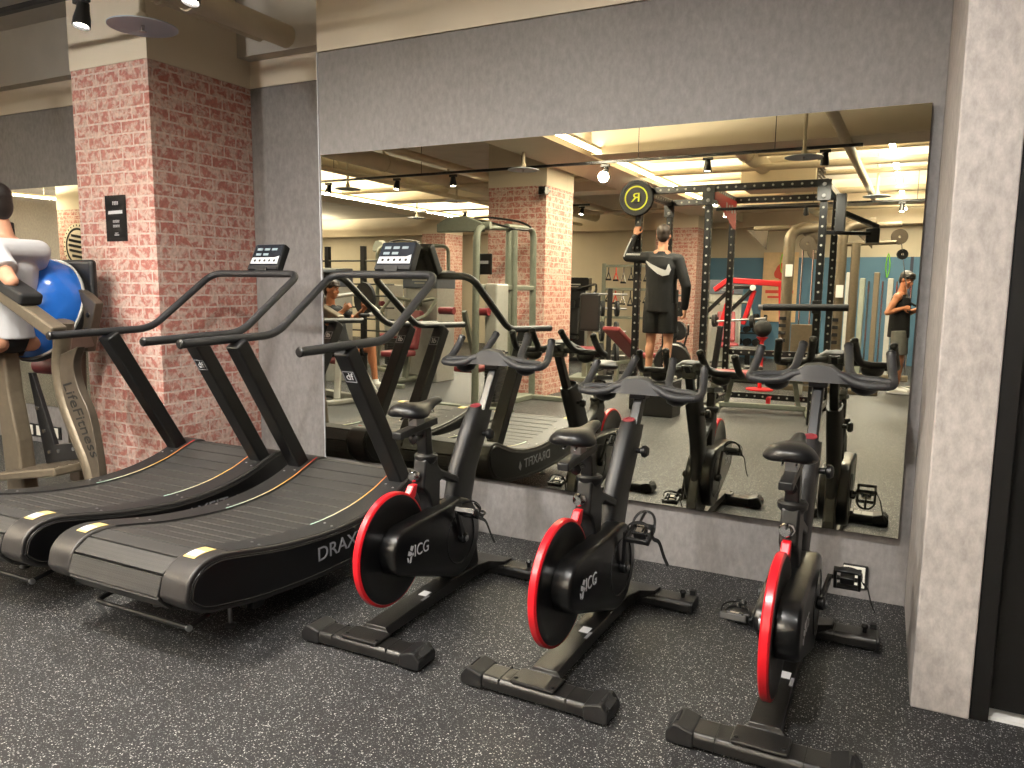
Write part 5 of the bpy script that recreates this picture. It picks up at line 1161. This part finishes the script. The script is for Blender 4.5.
# ------------------------------------------------------------------ people seen in the mirror
jk = person('man in black zip jacket and shorts, back turned, one arm raised to the rig post', dict(
    pel=(-2.6, -5.0, 1.30), neck=(-2.6, -5.0, 1.91), head=(-2.6, -5.03, 2.08), shL=(-2.41, -5.0, 1.80), elL=(-2.30, -4.98, 1.50), wrL=(-2.32, -5.02, 1.24), hdL=(0, -.1, -1), pnL=(-1, 0, 0),
    shR=(-2.79, -5.0, 1.83), elR=(-3.03, -5.03, 1.84), wrR=(-2.975, -5.13, 2.10), hdR=(.05, -.2, 1), pnR=(.1, -1, -.2),
    hipL=(-2.51, -5.0, 1.26), knL=(-2.49, -4.99, .87), anL=(-2.49, -4.97, .49), toeL=(-2.47, -5.13, .445), hipR=(-2.69, -5.0, 1.26), knR=(-2.70, -5.0, .87), anR=(-2.71, -4.97, .49), toeR=(-2.72, -5.13, .445)),
    skin='skin', hair='hair_brown', top='cotton_black', bottom='cotton_black', face=(-.1, -1, .1), sleeve='long', curl=(50, 60), shoe='black_plastic')
# big white tick across the back of the jacket, white sleeve bands
R = FACE_YP
tk = [(-.16, .10), (-.13, .03), (-.07, -.02), (.0, -.045), (.06, -.05), (.105, -.02), (.118, .03), (.112, .075), (.095, .04), (.075, .012), (.05, .004), (.0, .012), (-.06, .04), (-.11, .075)]
def back_y(x): return .128 * sqrt(max(.05, 1 - (x / .205) ** 2)) + .012
tks = [(-.165, .085), (-.115, .045), (-.05, .006), (.01, -.03), (.06, -.05), (.1, -.045), (.115, -.01), (.112, .05)]
m = MB(); rings = []
for i, (x, z) in enumerate(tks):
    w = (.006, .016, .026, .034, .036, .032, .022, .004)[i]; a = Vec((tks[min(i + 1, 7)][0] - tks[max(i - 1, 0)][0], 0, tks[min(i + 1, 7)][1] - tks[max(i - 1, 0)][1])).normalized(); nrm = Vec((-a.z, 0, a.x))
    c = Vec((x, 0, .40 + z)); p = c + nrm * w; q = c - nrm * w
    rings.append([Vec((p.x, back_y(p.x) + .004, p.z)), Vec((q.x, back_y(q.x) + .004, q.z)), Vec((q.x, back_y(q.x) - .012, q.z)), Vec((p.x, back_y(p.x) - .012, p.z))])
m.loft(rings); m.build('jacket_emblem', 'white_print', jk, smooth=0)
O_ = Vec((-2.6, -5.0, 1.30)); sh, el, wr = Vec((-2.79, -5.0, 1.83)) - O_, Vec((-3.03, -5.03, 1.84)) - O_, Vec((-2.975, -5.13, 2.10)) - O_
m = MB(); u = Vec((0, .82, .45)).normalized()
m.tube([sh.lerp(el, .25) + u * .062, sh.lerp(el, .6) + u * .061, el + u * .055], .012, 8); m.tube([el + Vec((-.03, .05, 0)), el.lerp(wr, .5) + Vec((-.03, .042, 0)), el.lerp(wr, .85) + Vec((-.02, .038, 0))], .012, 8); m.build('sleeve_band', 'white_print', jk)
vm = person('man in black vest and grey shorts pulling a cable handle at the crossover', dict(
    pel=(-.2, -9.02, .93), neck=(-.2, -8.98, 1.5), head=(-.14, -8.95, 1.68), shL=(-.2, -9.2, 1.43), elL=(-.12, -9.24, 1.18), wrL=(.06, -9.02, 1.27), hdL=(.4, .9, .1), pnL=(.9, -.4, -.2),
    shR=(-.24, -8.8, 1.43), elR=(-.36, -8.74, 1.2), wrR=(-.16, -8.82, 1.27), hdR=(.9, -.3, .1), pnR=(.3, -.9, -.2),
    hipL=(-.19, -9.12, .89), knL=(-.15, -9.13, .49), anL=(-.18, -9.12, .08), toeL=(-.02, -9.12, .04), hipR=(-.2, -8.92, .89), knR=(-.16, -8.9, .49), anR=(-.19, -8.9, .08), toeR=(-.04, -8.86, .04)),
    skin='skin_tan', hair='hair', top='cotton_black', bottom='cotton_grey', face=(.75, .45, -.35), sleeve='none', hair_len=.015, curl=(60, 60))
wm = person('person in dark top seated on the chest press, knees bent', dict(
    pel=(-6.55, -3.98, .64), neck=(-6.73, -4.02, 1.2), head=(-6.67, -4.0, 1.4), shL=(-6.67, -3.83, 1.12), elL=(-6.49, -3.72, .98), wrL=(-6.30, -3.8, 1.14), hdL=(.7, -.1, .7), pnL=(0, -1, 0),
    shR=(-6.73, -4.2, 1.12), elR=(-6.59, -4.36, 1.0), wrR=(-6.37, -4.26, 1.14), hdR=(.7, .1, .7), pnR=(0, 1, 0),
    hipL=(-6.53, -3.88, .62), knL=(-6.11, -3.78, .66), anL=(-6.07, -3.76, .2), toeL=(-5.91, -3.74, .13), hipR=(-6.55, -4.08, .62), knR=(-6.15, -4.16, .66), anR=(-6.11, -4.18, .2), toeR=(-5.95, -4.2, .13)),
    skin='skin_tan', hair='hair_brown', top='cotton_black', bottom='cotton_black', face=(.95, -.1, -.1), sleeve='short', hair_len=.03, curl=(60, 60))
# ------------------------------------------------------------------ tracks
rail(-6.2, -2.75, -.95, 2.98, 'black ceiling light track running just in front of the big mirror')
rail(-9, 1.5, -2.95, 3.2, 'black ceiling light track above the open floor facing the big mirror')
rail(-9.2, -.55, -4.9, 2.93, 'black ceiling light track seen crossing the whole mirror')
rail(-9.2, -5.35, -9.4, 3.0, 'black ceiling light track behind the second brick column')
rail(-3.4, .3, -9.8, 2.92, 'black ceiling light track behind the tall rig')
ORD = ('first', 'second', 'third', 'fourth', 'fifth', 'sixth', 'seventh', 'eighth')
def spots(y, z, L, e, lab, size=100):
    for i, v in enumerate(L): spot_head(v[0], y, z, v[1:4], lab % ORD[i], e * (v[4] if len(v) > 4 else 1), size)
spots(-.95, 2.96, [(-5.6, -5.3, -1.3, 0), (-4.06, -3.95, -1.5, .0, .8), (-3.22, -3.1, -1.6, 0, .8)], 46, '%s black spotlight from the left on the track by the mirror')
spots(-2.95, 3.18, [(-7, -7, -1.5, 0), (-4.6, -4.7, -.4, 1.7, .45), (-3.3, -3.1, -1.2, .0, .8), (-1.9, -1.9, -.7, .55), (-.5, -.6, -.7, .55), (.8, .2, -2.6, .0, .18)], 255, '%s black spotlight from the left on the track over the open floor', 112)
spots(-4.9, 2.91, [(-7.5, -7.5, -4, 0), (-6.3, -6.2, -4, 0), (-5.4, -5, -4.4, 0), (-3.3, -3.2, -3, .8), (-2.1, -2., -4.6, 0), (-.9, -1, -5.5, 0)], 230, '%s black spotlight from the column side on the track crossing the mirror')
spots(-9.4, 2.98, [(-8, -8, -8, 0), (-6.5, -6.5, -8, 0), (-5.5, -5.5, -8, 0)], 420, '%s black spotlight from the far end of the track behind the second column')
spots(-9.8, 2.9, [(-3, -3, -9, 0), (-1.7, -1.7, -11, 0), (-.3, -.3, -9, 0)], 420, '%s black spotlight from the column on the track behind the rig')
def strip(x, y0, y1, z, lab, pw):
    t = thing('strip_light', lab, 'strip light', (x, (y0 + y1) / 2, z))
    h = (y1 - y0) / 2
    MB().bx(-.03, .03, -h, h, 0, .03).build('housing', 'cream_duct', t, smooth=0)
    for k in (-.9, -.6, -.3, 0, .3, .6, .9): MB().cyl((0, h * k, .03), (0, h * k, CH - z), .005, n=6).build('hanger', 'cream_duct', t)
    MB().bx(-.022, .022, -h + .02, h - .02, -.028, 0).build('diffuser', 'strip_glow', t, smooth=0, bevel=.008)
    n = 3
    for k in range(n):
        for up in (0, 1):
            L = bpy.data.lights.new('strip', 'AREA'); L.shape = 'RECTANGLE'; L.size = .06; L.size_y = (y1 - y0) / n; L.energy = pw / n * (.84 if up else .16); L.color = (1, .92, .79)
            lo = bpy.data.objects.new('strip_lamp', L); COL.objects.link(lo); lo.location = (x, y0 + (y1 - y0) * (k + .5) / n, z + (.045 if up else -.035)); lo.rotation_euler = (pi if up else 0, 0, 0)
strip(-3.4, -10.8, -2.2, 3.08, 'long glowing strip light along the beam by the second brick column', 2600)
strip(-9.24, -13.5, -2.2, 3.08, 'long glowing strip light along the far beam', 1700)
strip(-.9, -13.8, -6.2, 3.02, 'long glowing strip light over the tall rig', 700) if False else None
strip(-.35, -13.6, -6.0, 3.2, 'long glowing strip light over the cable crossover and the rig', 1900)
strip(-15.6, -13.5, -3.5, 3.08, 'long glowing strip light at the far end, mirrored behind the man in white', 1500)
# ------------------------------------------------------------------ lights and view
for x, on, ax, ay in ((-5.7, 1, -5.4, -.6), (-4.9, 0, -4.6, .0), (-4.11, 1, -4.5, -.45), (-3.3, 1, -3.4, -1.5), (-2.5, 1, -2.4, -.3), (-1.7, 1, -1.5, -1.6), (-.9, 1, -1.0, -.2), (-.1, 1, -.1, -1.7), (.55, 1, .3, -1.6)):
    pass
S.view_settings.view_transform = 'Standard'; S.view_settings.look = 'None'; S.view_settings.gamma = 1; S.view_settings.use_curve_mapping = False
S.view_settings.exposure = 0.15
w = bpy.data.worlds.new('world'); S.world = w; w.use_nodes = True; w.node_tree.nodes['Background'].inputs[0].default_value = (.8, .75, .68, 1); w.node_tree.nodes['Background'].inputs[1].default_value = .3
cy = S.cycles
cy.use_denoising = True; cy.max_bounces = 8; cy.diffuse_bounces = 4; cy.glossy_bounces = 5; cy.transmission_bounces = 4; cy.sample_clamp_indirect = 6; cy.caustics_reflective = False; cy.caustics_refractive = False
